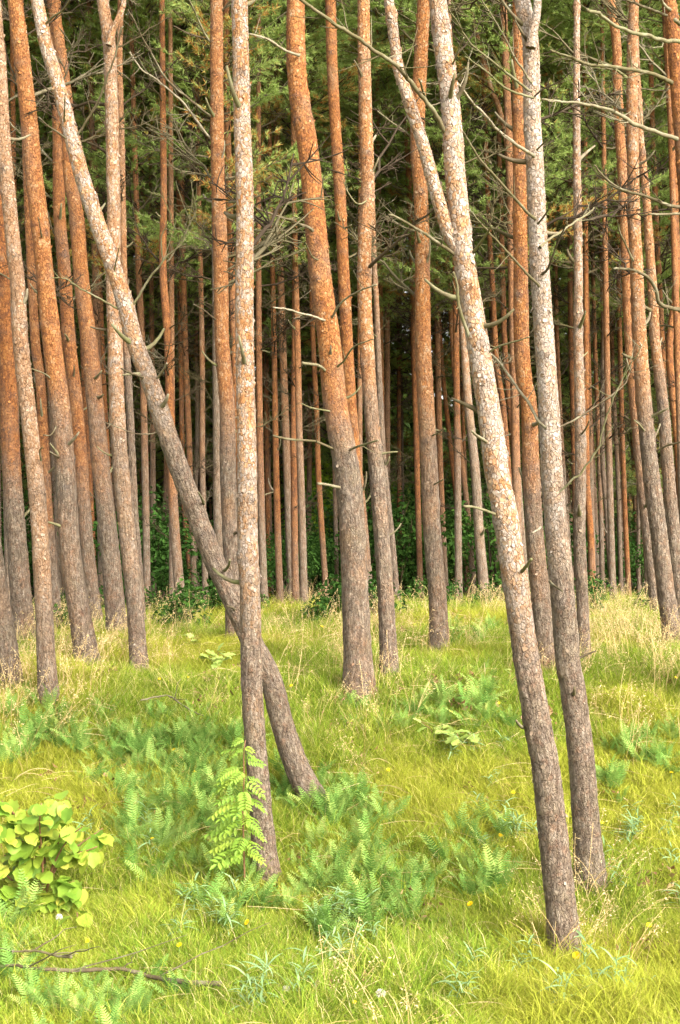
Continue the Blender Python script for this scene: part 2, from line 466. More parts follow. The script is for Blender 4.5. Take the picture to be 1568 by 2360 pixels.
DEAD = [dead_branch_mesh(100 + i) for i in range(8)]
STUB = [stub_mesh(200 + i) for i in range(8)]
CROWN = [crown_mesh(300 + i) for i in range(5)]

# ------------------------------------------------------------------ trunks
def trunk(parent, cl, rad, ora_of_v, res, seed, base, flakes=0, v_of=None, knots=10, vis_top=None, name='trunk'):
    """cl: dense centre line, base to tip (world); rad: radius along it; ora_of_v: young-bark share along it"""
    r = np.random.default_rng(seed)
    k = res
    s = np.concatenate([[0], np.cumsum(np.linalg.norm(np.diff(cl, axis=0), axis=1))])
    t, nrm, bi = frames(cl, np.array((0., 1., 0.)))
    th = np.arange(k) / k * 2 * np.pi
    R = np.repeat(rad, k); S = np.repeat(s, k); TH = np.tile(th, len(cl))
    bark = np.stack([np.cos(TH) * R, np.sin(TH) * R, S], 1) + np.array((seed % 97 * 1.7, seed % 31 * 2.3, 0))
    ora = np.clip(np.repeat(ora_of_v, k) + (fbm(bark * (7, 7, 3.5), 3, 3) - .5) * 1.1, 0, 1)
    disp = np.zeros(len(bark)); crack = disp.copy(); knot = disp.copy()
    if res >= 20:
        d1, d2, cid = voro(bark * (42, 42, 14) + fbm(bark * 30, 2, 4)[:, None] * .8, 11)
        e = np.clip((d2 - d1) / .28, 0, 1)
        old = 1 - ora
        disp += old * (.0045 * (e - .6) + .004 * (cid - .5)) + ora * (.0012 * (cid - .5) + .0006 * e)
        crack = (1 - e) * (.85 * old + .15)
    disp += (fbm(bark * (6, 6, 3), 2, 6) - .5) * .10 * R
    for _ in range(knots):
        zk = r.uniform(.25, 1) * min(s[-1], vis_top or 6.0); tk = r.uniform(0, 6.283); rk = r.uniform(.018, .035)
        dt = (TH - tk + np.pi) % (2 * np.pi) - np.pi
        q = np.exp(-(((dt * R) / rk) ** 2 + ((S - zk) / rk) ** 2))
        disp += q * r.uniform(.004, .010); knot = np.maximum(knot, q * r.uniform(.4, 1))
        ring = np.exp(-((S - zk) / .03) ** 2) * (.35 + .65 * vnoise(bark * (30, 30, 30), 2))
        disp += ring * .002; knot = np.maximum(knot, ring * .35 * (r.random() < .6))
    dirv = np.cos(TH)[:, None] * np.repeat(nrm, k, 0) + np.sin(TH)[:, None] * np.repeat(bi, k, 0)
    V = np.repeat(cl, k, 0) + dirv * (R + disp)[:, None]
    i = np.arange(len(cl) - 1)[:, None] * k; j = np.arange(k)[None]; j2 = (j + 1) % k
    F = np.stack([i + j, i + j2, i + k + j2, i + k + j], -1).reshape(-1, 4)
    me = mk("trunk", V - base, [F], [M_BARK], attrs=dict(bark=bark, ora=ora, crack=crack, knot=knot))
    o = part(name, me, parent)
    for q in ('pale', 'tone'): o[q] = float(parent.get('_' + q, .5))
    if flakes:
        top = vis_top or s[-1]
        n = int(flakes * 2 * np.pi * np.mean(rad) * top)
        ii = r.integers(0, np.searchsorted(s, top) - 1, n); jj = r.integers(0, k, n)
        id_ = ii * k + jj
        keep = r.random(n) < .10 + .9 * ora[id_]; id_ = id_[keep]; ii = ii[keep]; n = len(id_)
        nn = dirv[id_]; tt = t[ii]; bb = np.cross(nn, tt)
        c0 = V[id_] + tt * r.uniform(-.01, .01, (n, 1)) + nn * .0005
        ang = r.uniform(-.9, .9, n) + np.pi * (r.random(n) < .35)
        ax = np.cos(ang)[:, None] * tt + np.sin(ang)[:, None] * bb; ay = np.cross(nn, ax)
        sz = (.007 + .013 * r.random(n) ** 1.6)[:, None]; asp = r.uniform(.6, 1.1, n)[:, None]
        lift = (r.uniform(.1, .65, n) ** 1.5)[:, None] * sz * 1.1
        def row(a, w, h): return [c0 + ax * sz * a + ay * sz * asp * (w * sg + r.normal(0, .08, (n, 1))) + nn * (lift * h + .0008 - (sz * asp * w) ** 2 / (2 * np.maximum(.05, np.repeat(rad, k)[id_]))[:, None]) for sg in (-1, 1)]
        a, b = row(-.5, .42, 0); c, d = row(.05, .62, .25); e_, f = row(.62, .38, 1.0)
        FV = np.stack([a, b, d, c, e_, f], 1).reshape(-1, 3)
        q = np.arange(n)[:, None] * 6
        FF = np.vstack([q + (0, 1, 2, 3), q + (3, 2, 5, 4)])
        fb = np.repeat(bark[id_] + r.normal(0, .02, (n, 3)), 6, 0)
        fm = mk("bark_flakes", FV - base, [FF], [M_BARK], attrs=dict(bark=fb, ora=np.repeat(ora[id_], 6), crack=np.zeros(n * 6), knot=np.zeros(n * 6)))
        fo = part('bark_flakes', fm, parent, kind='stuff')
        fo['pale'] = min(1.0, float(parent.get('_pale', .5)) + .03); fo['tone'] = float(parent.get('_tone', .5))
    return s, V

TREES = {}
def pine(key, label, pts, w0, w1, d=None, lo=1150, pale=.45, tone=.8, group=None, near=True, height=13.5, crown=8.0, ndead=0, nstub=0, dead_from=1.6, leany=None, soft=230, flakes=620, cs=1.0):
    r = np.random.default_rng(abs(hash_(key)) % 100000)
    pts = np.array(sorted(pts, key=lambda p: -p[1]), float)               # base first
    if d is None: d = hit(*pts[0])
    ly = r.uniform(-.03, .03) if leany is None else leany
    W = []
    zb = None
    for u, v in pts:
        y = d
        p = P(u, v, y)
        if zb is None: zb = p[2]
        W.append(P(u, v, d + ly * (p[2] - zb)))
    W = np.array(W)
    base_p = W[0].copy()
    dr = (W[1] - W[0]); dr /= np.linalg.norm(dr)
    gz = g1(base_p[0], base_p[1])
    ext = max(.15, (base_p[2] - gz) / max(.3, dr[2]) + .2)
    low = base_p - dr * ext
    tip = W[-1]; du = W[-1] - W[-2]; du /= np.linalg.norm(du)
    hh = gz + height
    if tip[2] < hh - .5:
        du2 = du * .75 + np.array((0, 0, .3)); du2 /= np.linalg.norm(du2)
        up = [tip + du * 1.2, tip + du * 1.2 + du2 * max(.5, (hh - tip[2] - 1.2))]
    else: up = []
    ctl = np.vstack([low[None], W] + ([np.array(up)] if up else []))
    # vertices: dense while in view
    if near:
        vis = smooth_line(ctl, 700)
        zt = P(0, -40, d)[2]
        a = vis[vis[:, 2] <= zt]; b = vis[vis[:, 2] > zt]
        La = np.sum(np.linalg.norm(np.diff(a, axis=0), axis=1)); na = int(La / .02)
        idx = np.linspace(0, len(a) - 1, na); A = np.stack([np.interp(idx, range(len(a)), a[:, c]) for c in range(3)], 1)
        ker = np.ones(5) / 5
        cl = np.vstack([A, b[::12], b[-1:]]) if len(b) else A
        vt = La
    else:
        cl = smooth_line(ctl, 46); vt = None
    vv = 1179.5 - (cl[:, 2] - H) * FP / cl[:, 1]
    v0, v1 = pts[-1][1], pts[0][1]
    w = np.interp(vv, [v0, v1], [w0, w1])
    rad = w / 2 / FP * cl[:, 1]
    above = np.clip((cl[:, 2] - tip[2]) / max(.5, hh - tip[2]), 0, 1)
    rad = rad * (1 - above) + .022 * above
    hb = np.clip((cl[:, 2] - gz), -.3, 9)
    rad = rad * (1 + .38 * np.exp(-np.maximum(hb, 0) / .13))
    rad *= 1 + .03 * np.sin(np.cumsum(r.normal(0, .15, len(cl)))) 
    ora = sstep(lo + soft, lo - soft, vv)
    base = np.array((base_p[0], base_p[1], gz))
    if near: height, crown = 17.5, 14.0  # crowns out of view, raised so the sun reaches the canopy behind
    t = thing('pine_tree', label, 'tree', base, group=group)
    t['_pale'] = pale; t['_tone'] = tone
    trunk(t, cl, rad, ora, 40 if near else 10, int(abs(hash_(key)) % 9973), base, flakes if near else 0, knots=16 if near else 0, vis_top=vt)
    TREES[key] = dict(o=t, cl=cl, rad=rad, d=d, base=base, r=r)
    def at(z):
        i = int(np.argmin(np.abs(cl[:, 2] - z))); return cl[i], rad[i]
    for _ in range(nstub):
        p, q = at(gz + r.uniform(1.0, 5.0)); a = r.uniform(0, 6.283)
        part('stub', STUB[r.integers(8)], t, p + np.array((math.cos(a), math.sin(a), 0)) * q * .95 - base, (0, -r.uniform(-.2, .9), a), r.uniform(.8, 1.4))
    for _ in range(ndead):
        f = r.random() ** .75
        z = gz + dead_from + f * (max(min(crown, 6.5), 5.5) + .6 - dead_from)
        p, q = at(z); a = r.uniform(0, 6.283)
        L = r.uniform(.35, .8) + .8 * f * r.uniform(.4, 1)
        part('branch', DEAD[r.integers(8)], t, p + np.array((math.cos(a), math.sin(a), 0)) * q * .7 - base, (r.uniform(-.5, .5), -r.uniform(.1, .75), a), L)
    if crown:
        p, q = at(gz + crown)
        k_ = max(.3, (height + .5 - crown) / 9.0); s_ = cs * r.uniform(.9, 1.1)
        part('crown', CROWN[r.integers(5)], t, p - base, (0, 0, r.uniform(0, 6.28)), (s_, s_, k_), kind='stuff')
    return t

def hash_(s):
    h = 0
    for c in str(s): h = (h * 131 + ord(c)) & 0x7fffffff
    return h

def stem2(key, pts, w0, w1, pale, tone, lo):
    """a second stem forking off a pine: a part of that pine"""
    T = TREES[key]; d = T['d']
    ctl = np.array([P(u, v, d) for u, v in pts])                            # fork first
    up = ctl[-1] + (ctl[-1] - ctl[-2]) / np.linalg.norm(ctl[-1] - ctl[-2]) * 1.5
    cl = smooth_line(np.vstack([ctl, up]), 240)
    vv = 1179.5 - (cl[:, 2] - H) * FP / cl[:, 1]
    rad = np.interp(vv, [pts[-1][1], pts[0][1]], [w0, w1]) / 2 / FP * d
    trunk(T['o'], cl, rad, sstep(lo + 200, lo - 200, vv), 28, hash_(key) % 977, T['base'], 600, knots=5, name='fork_stem')

def limb(key, pts, wb, wt, tow=0.0, twigs=3, dd=0.0, mat=None):
    """one dead branch given by its picture points, thick end first; tow: metres it comes towards the camera at its tip"""
    T = TREES[key]; r = T['r']; n = max(10, int(6 * len(pts)))
    wb, wt = wb * .72, wt * .68; twigs = int(twigs * 2.2)
    d0 = T['d'] + dd
    uv = np.array(pts, float)
    L = np.concatenate([[0], np.cumsum(np.linalg.norm(np.diff(uv, axis=0), axis=1))]); L /= L[-1]
    ctl = np.array([P(u, v, d0 - tow * l) for (u, v), l in zip(uv, L)])
    line = smooth_line(ctl, n)
    size = np.linalg.norm(line[-1] - line[0])
    line[1:-1] += np.convolve(r.normal(0, 1, 3 * n), np.ones(7) / 7, 'same')[:3 * n].reshape(3, n).T[1:-1] * .013 * min(1, size)
    s = np.linspace(0, 1, n)
    rad = (wb + (wt - wb) * s) / 2 / FP * d0 * (1 + .06 * np.sin(np.cumsum(r.normal(0, .6, n))))
    rad[0] *= 1.25
    mb = MB(); mb.tube(line - T['base'], rad, 8)
    for _ in range(twigs):
        q = r.uniform(.25, .95); i = int(q * (n - 1))
        ax = line[min(i + 1, n - 1)] - line[i - 1]; ax /= np.linalg.norm(ax)
        dv = ax * .6 + r.normal(0, .6, 3); dv /= np.linalg.norm(dv)
        l = size * r.uniform(.08, .3); sx = np.linspace(0, 1, 5)[:, None]
        p = line[i] + dv * l * sx + np.array((0, 0, .2)) * l * sx ** 2 + r.normal(0, .01 * l, (5, 3))
        mb.tube(p - T['base'], max(.0025, rad[i] * .4) * (1 - .7 * sx[:, 0]), 5)
    return part('branch', mb.mesh("branch", [mat or M_DEAD]), T['o'])

# ------------------------------------------------------------------ the pines one can tell apart, nearest rows
pine('F', "big pale forked pine leaning left in the right foreground, nearest of all", [(1009, 0), (1020, 100), (1034, 200), (1043, 300), (1049, 400), (1059, 500), (1066, 575), (1078, 650), (1101, 786), (1118, 886), (1133, 986), (1145, 1086), (1165, 1186), (1179, 1286), (1194, 1386), (1208, 1486), (1223, 1572), (1240, 1672), (1258, 1772), (1269, 1872), (1280, 1972), (1291, 2072), (1301, 2172), (1304, 2212)], 40, 68, lo=1420, pale=.84, tone=.75, crown=8.5, nstub=5, leany=.0)
pine('R', "pale grey pine with shaggy bark just right of the big forked pine", [(1203, 0), (1223, 100), (1226, 250), (1234, 400), (1240, 550), (1249, 700), (1255, 786), (1265, 936), (1272, 1086), (1284, 1236), (1298, 1386), (1310, 1536), (1318, 1572), (1337, 1722), (1349, 1872), (1357, 1972), (1363, 2047)], 36, 64, lo=1200, pale=.84, tone=.1, crown=8.5, nstub=7, leany=.02, soft=420)
pine('C1', "straight upright pine the leaning trunk crosses behind, rowan sapling at its foot", [(552, 0), (556, 150), (559, 300), (565, 450), (564, 600), (564, 750), (567, 936), (570, 1086), (571, 1236), (577, 1386), (579, 1536), (583, 1622), (590, 1722), (602, 1872), (610, 1972), (618, 2032)], 37, 54, lo=1340, pale=.78, tone=.85, crown=8.5, nstub=7, leany=.01, soft=420)
pine('L', "strongly slanting pine leaning far left and crossing behind the upright trunk", [(86, 0), (106, 100), (136, 200), (162, 300), (188, 400), (220, 500), (256, 600), (289, 700), (310, 786), (349, 886), (382, 986), (416, 1086), (454, 1186), (492, 1286), (538, 1386), (585, 1486), (626, 1572), (652, 1672), (687, 1772), (733, 1862)], 28, 54, lo=900, pale=.8, tone=.8, crown=8.5, nstub=6, leany=.0, soft=330)
pine('M', "thickest pine, bright orange above and grey below, standing in the middle", [(682, 0), (682, 100), (687, 200), (704, 300), (717, 400), (726, 500), (735, 600), (747, 700), (759, 785), (774, 936), (802, 1100), (814, 1250), (820, 1400), (829, 1605)], 42, 67, lo=960, pale=.3, tone=1.0, crown=8, nstub=4, leany=.02, soft=130)
pine('TZ', "dark grey trunk cut off by the left picture edge, slanting into the grass", [(-40, 1080), (-12, 1310), (10, 1450), (30, 1592)], 42, 50, lo=700, pale=.4, tone=.4, crown=8, leany=0)
pine('T1', "slim yellowish brown pine in front of the left row, rising from straw grass", [(0, 150), (10, 330), (25, 500), (34, 590), (41, 650), (48, 786), (70, 986), (90, 1186), (101, 1386), (108, 1536), (115, 1632)], 30, 43, lo=1330, pale=.45, tone=.25, crown=8, nstub=5, leany=.02, soft=420)
pine('T2', "broad orange pine of the left row with a thick slanting grey foot", [(35, 0), (47, 100), (65, 250), (79, 400), (96, 550), (111, 700), (120, 786), (139, 936), (151, 1086), (159, 1236), (171, 1336), (188, 1436), (205, 1545)], 34, 52, lo=970, pale=.3, tone=.95, crown=8, nstub=6, leany=.0, soft=200)
pine('T4', "slim pale pine of the left row that forks near the top of the picture", [(237, 0), (252, 100), (258, 250), (261, 400), (263, 500), (262, 650), (266, 786), (270, 936), (280, 1086), (295, 1236), (311, 1386), (318, 1490), (324, 1563)], 27, 40, lo=1080, pale=.6, tone=.5, crown=8, nstub=6, leany=.02, soft=330)
pine('M3', "slender brown pine right of the thickest trunk, foot in straw grass", [(838, 0), (840, 150), (844, 300), (848, 450), (842, 520), (840, 650), (845, 785), (855, 936), (868, 1086), (880, 1236), (890, 1386), (898, 1562)], 27, 38, lo=900, pale=.5, tone=.85, crown=8, nstub=8, leany=.01, soft=260)
pine('M4', "straight reddish pine standing alone in the grass left of the forked pine", [(978, 0), (972, 100), (964, 250), (963, 350), (970, 450), (974, 600), (975, 785), (982, 936), (990, 1086), (997, 1236), (1009, 1386), (1013, 1510)], 29, 42, lo=1000, pale=.4, tone=.95, crown=8, nstub=6, soft=230)
pine('R0', "orange pine seen between the pale forked pine and the shaggy grey pine", [(1195, 50), (1196, 250), (1198, 450), (1200, 600), (1202, 785), (1209, 880), (1219, 936), (1224, 1086), (1233, 1236), (1247, 1386), (1260, 1540)], 27, 46, lo=1080, pale=.3, tone=1.0, crown=8, nstub=6, soft=160)
pine('R2', "thin pale straight pine right of the shaggy grey pine", [(1330, 0), (1329, 200), (1330, 400), (1333, 600), (1333, 785), (1337, 960), (1338, 1086), (1336, 1236), (1342, 1386), (1347, 1540)], 14, 29, lo=1000, pale=.7, tone=.4, crown=8, nstub=7, soft=260)
pine('R4', "yellow orange pine near the right edge with knotty bends and a grey foot", [(1461, 0), (1457, 150), (1457, 250), (1459, 350), (1461, 500), (1466, 600), (1474, 785), (1485, 936), (1500, 1086), (1519, 1236), (1538, 1386), (1557, 1498)], 22, 43, lo=930, pale=.5, tone=.8, crown=8, nstub=8, soft=200)
pine('R6', "orange pine at the top right corner, its long dead boughs reaching left", [(1542, 0), (1555, 100), (1566, 250), (1582, 450), (1600, 700), (1622, 1000), (1648, 1350), (1668, 1640)], 32, 48, lo=1050, pale=.25, tone=1.0, crown=8, nstub=3, leany=0)
pine('RX', "pine just outside the frame, only its pale dead bough reaching in top right", [(1600, -400), (1650, 0), (1730, 700), (1800, 1400), (1850, 2250)], 40, 66, d=5.6, lo=1050, pale=.5, tone=.7, crown=8, leany=0)
# second row
pine('T0', "dark orange pine at the left edge, reddest trunk of the left row", [(-14, 300), (0, 560), (8, 700), (16, 786), (25, 1036), (35, 1186), (50, 1386), (58, 1481)], 30, 48, lo=1080, pale=.15, tone=1.0, crown=7.5, nstub=6, soft=180)
pine('T3a', "shadowed orange pine third behind the left row, partly hidden by the broad orange one", [(128, 0), (133, 200), (136, 350), (138, 500), (149, 625), (160, 785), (177, 936), (188, 1086), (199, 1236), (214, 1386), (221, 1441)], 25, 33, lo=1130, pale=.2, tone=.9, crown=7, nstub=8)
pine('T3b', "orange pine directly behind the upper part of the slanting trunk", [(121, 0), (137, 100), (155, 250), (162, 400), (177, 500), (189, 650), (205, 786), (220, 936), (234, 1086), (251, 1236), (265, 1386), (272, 1466)], 26, 45, lo=990, pale=.25, tone=.95, crown=7.5, nstub=6)
pine('T6', "thin red brown pine wedged between the slim yellowish pine and the broad orange one", [(52, 100), (58, 250), (65, 450), (72, 600), (82, 786), (94, 886), (102, 1036), (111, 1186), (124, 1336), (132, 1461)], 16, 26, lo=1200, pale=.2, tone=.85, crown=7, nstub=6)
pine('T5', "thin grey pine tucked behind the forked slim pine on the left", [(279, 0), (276, 150), (280, 300), (283, 450), (286, 600), (291, 786), (297, 886), (304, 1036), (311, 1186), (319, 1286), (328, 1441)], 13, 18, lo=760, pale=.35, tone=.7, crown=7, nstub=6)
pine('C0', "orange pine close behind and left of the straight upright trunk", [(500, 0), (500, 200), (502, 350), (506, 500), (510, 650), (512, 785), (524, 936), (526, 1086), (532, 1236), (541, 1420)], 29, 40, d=11.5, lo=960, pale=.35, tone=.85, crown=7.5, nstub=8)
pine('M2', "smooth bright orange pine half hidden behind the thickest trunk", [(762, 0), (766, 150), (774, 300), (784, 450), (791, 600), (800, 785), (813, 1000), (828, 1150), (840, 1286), (851, 1420)], 25, 30, d=13.0, lo=1180, pale=.25, tone=1.0, crown=7.5, nstub=5)
pine('R5', "reddish grey pine right of the knotty yellow orange one, sinking behind the edge", [(1472, 230), (1476, 325), (1489, 450), (1499, 600), (1506, 700), (1510, 786), (1528, 936), (1540, 1086), (1553, 1236), (1570, 1400), (1580, 1480)], 15, 34, d=11.5, lo=900, pale=.45, tone=.7, crown=7.5, nstub=6)
pine('R3', "red brown pine left of the knotty yellow orange trunk, dark at the foot", [(1406, 0), (1421, 100), (1423, 200), (1428, 300), (1435, 400), (1439, 500), (1444, 600), (1452, 786), (1470, 1000), (1495, 1250), (1519, 1440)], 21, 28, d=13.0, lo=1000, pale=.3, tone=.85, crown=7.5, nstub=6)
pine('M5', "grey pine stem half hidden behind the slender brown pine", [(868, 700), (880, 1000), (893, 1150), (904, 1250), (916, 1400)], 12, 16, d=17, lo=700, pale=.4, tone=.5, crown=6.5, nstub=4)

# ------------------------------------------------------------------ slimmer pines further in, each placed from what one sees
FAR = [
 ("brown sunless trunk bulging out behind the orange pine left of centre", [(500, 700), (503, 1000), (505, 1200), (520, 1400)], 22, 27, 16, 300, .2, .2),
 ("thin orange pine between the two straight pines left of centre", [(522, 0), (524, 250), (529, 450), (535, 650), (545, 900), (560, 1300)], 15, 18, 17, 1300, .2, .9),
 ("dark brown slim pine touching the right side of the upright foreground trunk", [(597, 0), (596, 350), (596, 500), (597, 786), (600, 1036), (606, 1286), (613, 1441)], 10, 18, 18, 1130, .1, .7),
 ("thinnest red pine right beside the upright foreground trunk, second of the gap", [(607, 700), (611, 786), (615, 1036), (619, 1286), (621, 1430)], 9, 12, 24, 1500, .1, .9),
 ("slim orange pine with many dead twigs, third in the gap right of the upright trunk", [(626, 500), (632, 786), (636, 1036), (641, 1236), (647, 1406)], 10, 17, 19, 1300, .2, .9),
 ("thin brown stem close left of a pair of reddish pines in the centre gap", [(648, 600), (652, 786), (661, 1036), (668, 1200), (672, 1386)], 8, 11, 25, 1300, .2, .7),
 ("left one of a pair of touching reddish pines in the centre gap", [(680, 400), (679, 786), (677, 986), (679, 1200), (682, 1410)], 10, 18, 19, 1300, .1, .9),
 ("grey footed right one of the touching pair of pines in the centre gap", [(676, 300), (681, 600), (686, 786), (690, 986), (695, 1136), (699, 1286), (702, 1411)], 12, 19, 18.5, 1000, .3, .8),
 ("lone orange pine in front of sunlit yellow green leaves, left of the thickest trunk", [(716, 600), (722, 786), (730, 950), (734, 1086), (743, 1236), (754, 1396)], 11, 15, 21, 1250, .2, .9),
 ("left stem of the brown pair beneath the slanting trunk", [(324, 700), (328, 800), (332, 936), (335, 1086), (338, 1236), (339, 1436)], 14, 18, 18, 1000, .2, .7),
 ("right stem of the brown pair beneath the slanting trunk", [(350, 700), (352, 936), (353, 1086), (354, 1236), (354, 1436)], 11, 14, 22, 1000, .2, .6),
 ("dark red pine in the dim gap below the slanting trunk, thick at its foot", [(374, 0), (376, 250), (378, 450), (376, 625), (388, 786), (397, 1086), (404, 1236), (417, 1386), (420, 1431)], 12, 25, 15.5, 1180, .1, .9),
 ("reddest leaning stem between two dark trunks under the slanting pine", [(415, 700), (420, 1000), (424, 1150), (436, 1286), (452, 1401)], 10, 14, 21, 1450, .05, 1.0),
 ("brown pine crossing behind the middle of the slanting trunk", [(421, 500), (427, 786), (433, 936), (437, 1036), (443, 1236), (452, 1416)], 13, 14, 20, 1100, .2, .8),
 ("right hand stem of the three in the gap left of the orange straight pine", [(460, 500), (466, 786), (467, 936), (467, 1086), (471, 1236), (475, 1411)], 11, 15, 19, 1000, .3, .6),
 ("slender grey stem in the dark gap left of the orange straight pine", [(452, 700), (455, 1000), (449, 1236), (462, 1416)], 8, 12, 24, 900, .3, .4),
 ("pinkish slim pine just left of the big pale forked trunk, grey footed", [(1060, 600), (1070, 786), (1080, 936), (1096, 1086), (1105, 1236), (1119, 1388)], 15, 25, 15.5, 880, .6, .6),
 ("thin orange stem leaning right in front of the dark green bushes", [(1010, 700), (1021, 861), (1034, 986), (1054, 1161), (1071, 1286), (1084, 1390)], 9, 13, 24, 1350, .1, 1.0),
 ("slim brown pine between the leaning orange stem and the pinkish pine", [(1050, 880), (1059, 1011), (1079, 1186), (1094, 1386)], 11, 14, 21, 1200, .2, .7),
 ("thin yellow brown pine at the right side of the lone straight reddish pine", [(1004, 500), (1009, 786), (1014, 1036), (1022, 1236), (1029, 1390)], 13, 14, 22, 1250, .2, .6),
 ("dark slim pine with twigs, right one in the gap left of the lone reddish pine", [(944, 500), (950, 786), (959, 986), (965, 1186), (968, 1390)], 9, 12, 25, 1150, .1, .7),
 ("orange thin pine in the middle of the gap left of the lone reddish pine", [(917, 500), (919, 786), (920, 1036), (921, 1236), (922, 1390)], 9, 11, 27, 1500, .1, .9),
 ("very thin grey stem beside the orange thin pine in that gap", [(925, 800), (928, 1100), (931, 1391)], 6, 8, 30, 800, .3, .3),
 ("dull olive trunk behind the slender brown pine, right of the thickest trunk", [(861, 100), (862, 450), (863, 785), (868, 1100), (872, 1395)], 9, 12, 26, 200, .2, .1),
 ("red brown pine in shade behind the fork of the big pale pine", [(925, 60), (937, 300), (944, 450), (950, 600), (955, 800), (962, 1100), (970, 1390)], 12, 14, 21, 1300, .1, .9),
 ("orange stem between forked pine and orange pine, left of two", [(1135, 650), (1145, 836), (1160, 936), (1175, 1136), (1190, 1390)], 12, 16, 19, 1300, .1, .9),
 ("orange stem between forked pine and orange pine, right of two", [(1155, 500), (1163, 786), (1170, 886), (1185, 1036), (1205, 1390)], 12, 15, 20, 1300, .1, .8),
 ("pink barked pine slanting in behind the boughs at upper right of centre", [(1080, 0), (1104, 100), (1134, 210), (1160, 280), (1172, 400), (1180, 700), (1188, 1000), (1215, 1390)], 11, 16, 18, 1000, .5, .7),
 ("dark reddish stem at the left side of the thin pale straight pine", [(1280, 600), (1284, 786), (1293, 1000), (1309, 1236), (1318, 1390)], 10, 12, 23, 1000, .2, .8),
 ("brown stem hard behind the thin pale straight pine", [(1315, 330), (1314, 600), (1316, 786), (1322, 1000), (1330, 1390)], 12, 12, 22, 1200, .1, .8),
 ("orange smooth stem touching the right side of the thin pale straight pine", [(1350, 500), (1351, 785), (1352, 1086), (1362, 1236), (1366, 1385)], 10, 17, 19, 1360, .2, 1.0),
 ("slim red stem first right of the orange smooth stem", [(1366, 600), (1371, 786), (1380, 1036), (1386, 1236), (1388, 1385)], 9, 12, 23, 1100, .2, .8),
 ("dark slim stem bending right at its foot, second right of the orange smooth stem", [(1386, 600), (1390, 786), (1388, 1036), (1399, 1186), (1405, 1286), (1415, 1380)], 8, 13, 22, 800, .1, .6),
 ("slim orange stem standing free in the right hand gap", [(1422, 500), (1429, 786), (1434, 986), (1441, 1186), (1450, 1385)], 10, 12, 22, 1400, .2, .9),
 ("thin pale brown stem right of the free slim orange stem", [(1463, 800), (1468, 986), (1471, 1136), (1472, 1385)], 7, 9, 28, 900, .4, .4),
 ("brown thick stem in the shade before the knotty yellow orange pine", [(1474, 900), (1482, 1100), (1490, 1236), (1497, 1385)], 14, 18, 19, 1000, .1, .7),
 ("dusky brown stem left of the free slim orange stem", [(1408, 700), (1414, 900), (1424, 1100), (1432, 1386)], 9, 11, 25, 1000, .1, .6),
 ("orange pine slipping out of the right edge halfway up", [(1547, 300), (1556, 450), (1559, 650), (1543, 786), (1548, 886), (1560, 1000), (1575, 1200), (1590, 1390)], 14, 20, 17, 1250, .2, .95),
 ("dim orange stem behind the row at the far left edge", [(4, 700), (12, 900), (24, 1150), (38, 1400)], 14, 18, 19, 1400, .1, .8),
 ("thin dark stem between the broad orange pine and the shadowed one on the left", [(112, 850), (120, 1000), (132, 1200), (140, 1430)], 9, 12, 22, 900, .1, .5),
 ("orange sliver of a pine between the shadowed and the slanting pines on the left", [(188, 700), (196, 900), (205, 1050), (214, 1250)], 12, 14, 20, 1450, .1, .9),
 ("red brown pine behind the pale forking pine of the left row", [(232, 700), (240, 900), (250, 1086), (262, 1300), (275, 1430)], 13, 15, 20, 1300, .1, .9),
 ("orange pine high behind the pale knotted pine near the right edge", [(1500, 150), (1504, 300), (1512, 500), (1522, 700), (1530, 900), (1545, 1380)], 11, 15, 20, 1150, .2, .9),
 ("dull pine rising behind the top of the orange pine right of centre", [(1160, 0), (1168, 200), (1176, 400), (1180, 600)], 16, 20, 17, 1200, .15, .6),
]
for i, (lab, pts, w0, w1, d, lo, pale, tone) in enumerate(FAR):
    pine("far%d" % i, lab, pts, w0, w1, d=d, lo=lo, pale=pale, tone=tone, near=False, height=13.0, cs=.85, crown=(5.0, 7.4, 8.2)[i % 3], ndead=9, nstub=2, dead_from=1.2)

# the rest of the stand: alike slim trunks nobody could tell apart
GAPS = [(-1e9, 60, "at the far left edge"), (60, 150, "behind the slim yellowish and broad orange pines"), (150, 270, "between the broad orange pine and the slim forking pine"), (270, 400, "in the gap beneath the slanting trunk"),
        (400, 500, "just left of the orange pine near the crossing trunks"), (500, 600, "hard behind the upright trunk of the crossing pair"), (600, 690, "in the gap right of the upright crossing trunk"), (690, 780, "close left of the thickest trunk"),
        (780, 880, "behind the thickest trunk and the slender brown pine"), (880, 990, "left of the lone straight reddish pine"), (990, 1090, "right of the lone straight reddish pine"), (1090, 1200, "behind the big pale forked pine"),
        (1200, 1310, "behind the orange and the shaggy grey pines"), (1310, 1400, "around the thin pale straight pine"), (1400, 1480, "left of the knotty yellow orange pine"), (1480, 1e9, "at the far right edge")]
def gap(u): return next(t for a_, b_, t in GAPS if a_ <= u < b_)
taken = [(T['base'][0], T['base'][1]) for T in TREES.values()]
nf = 0
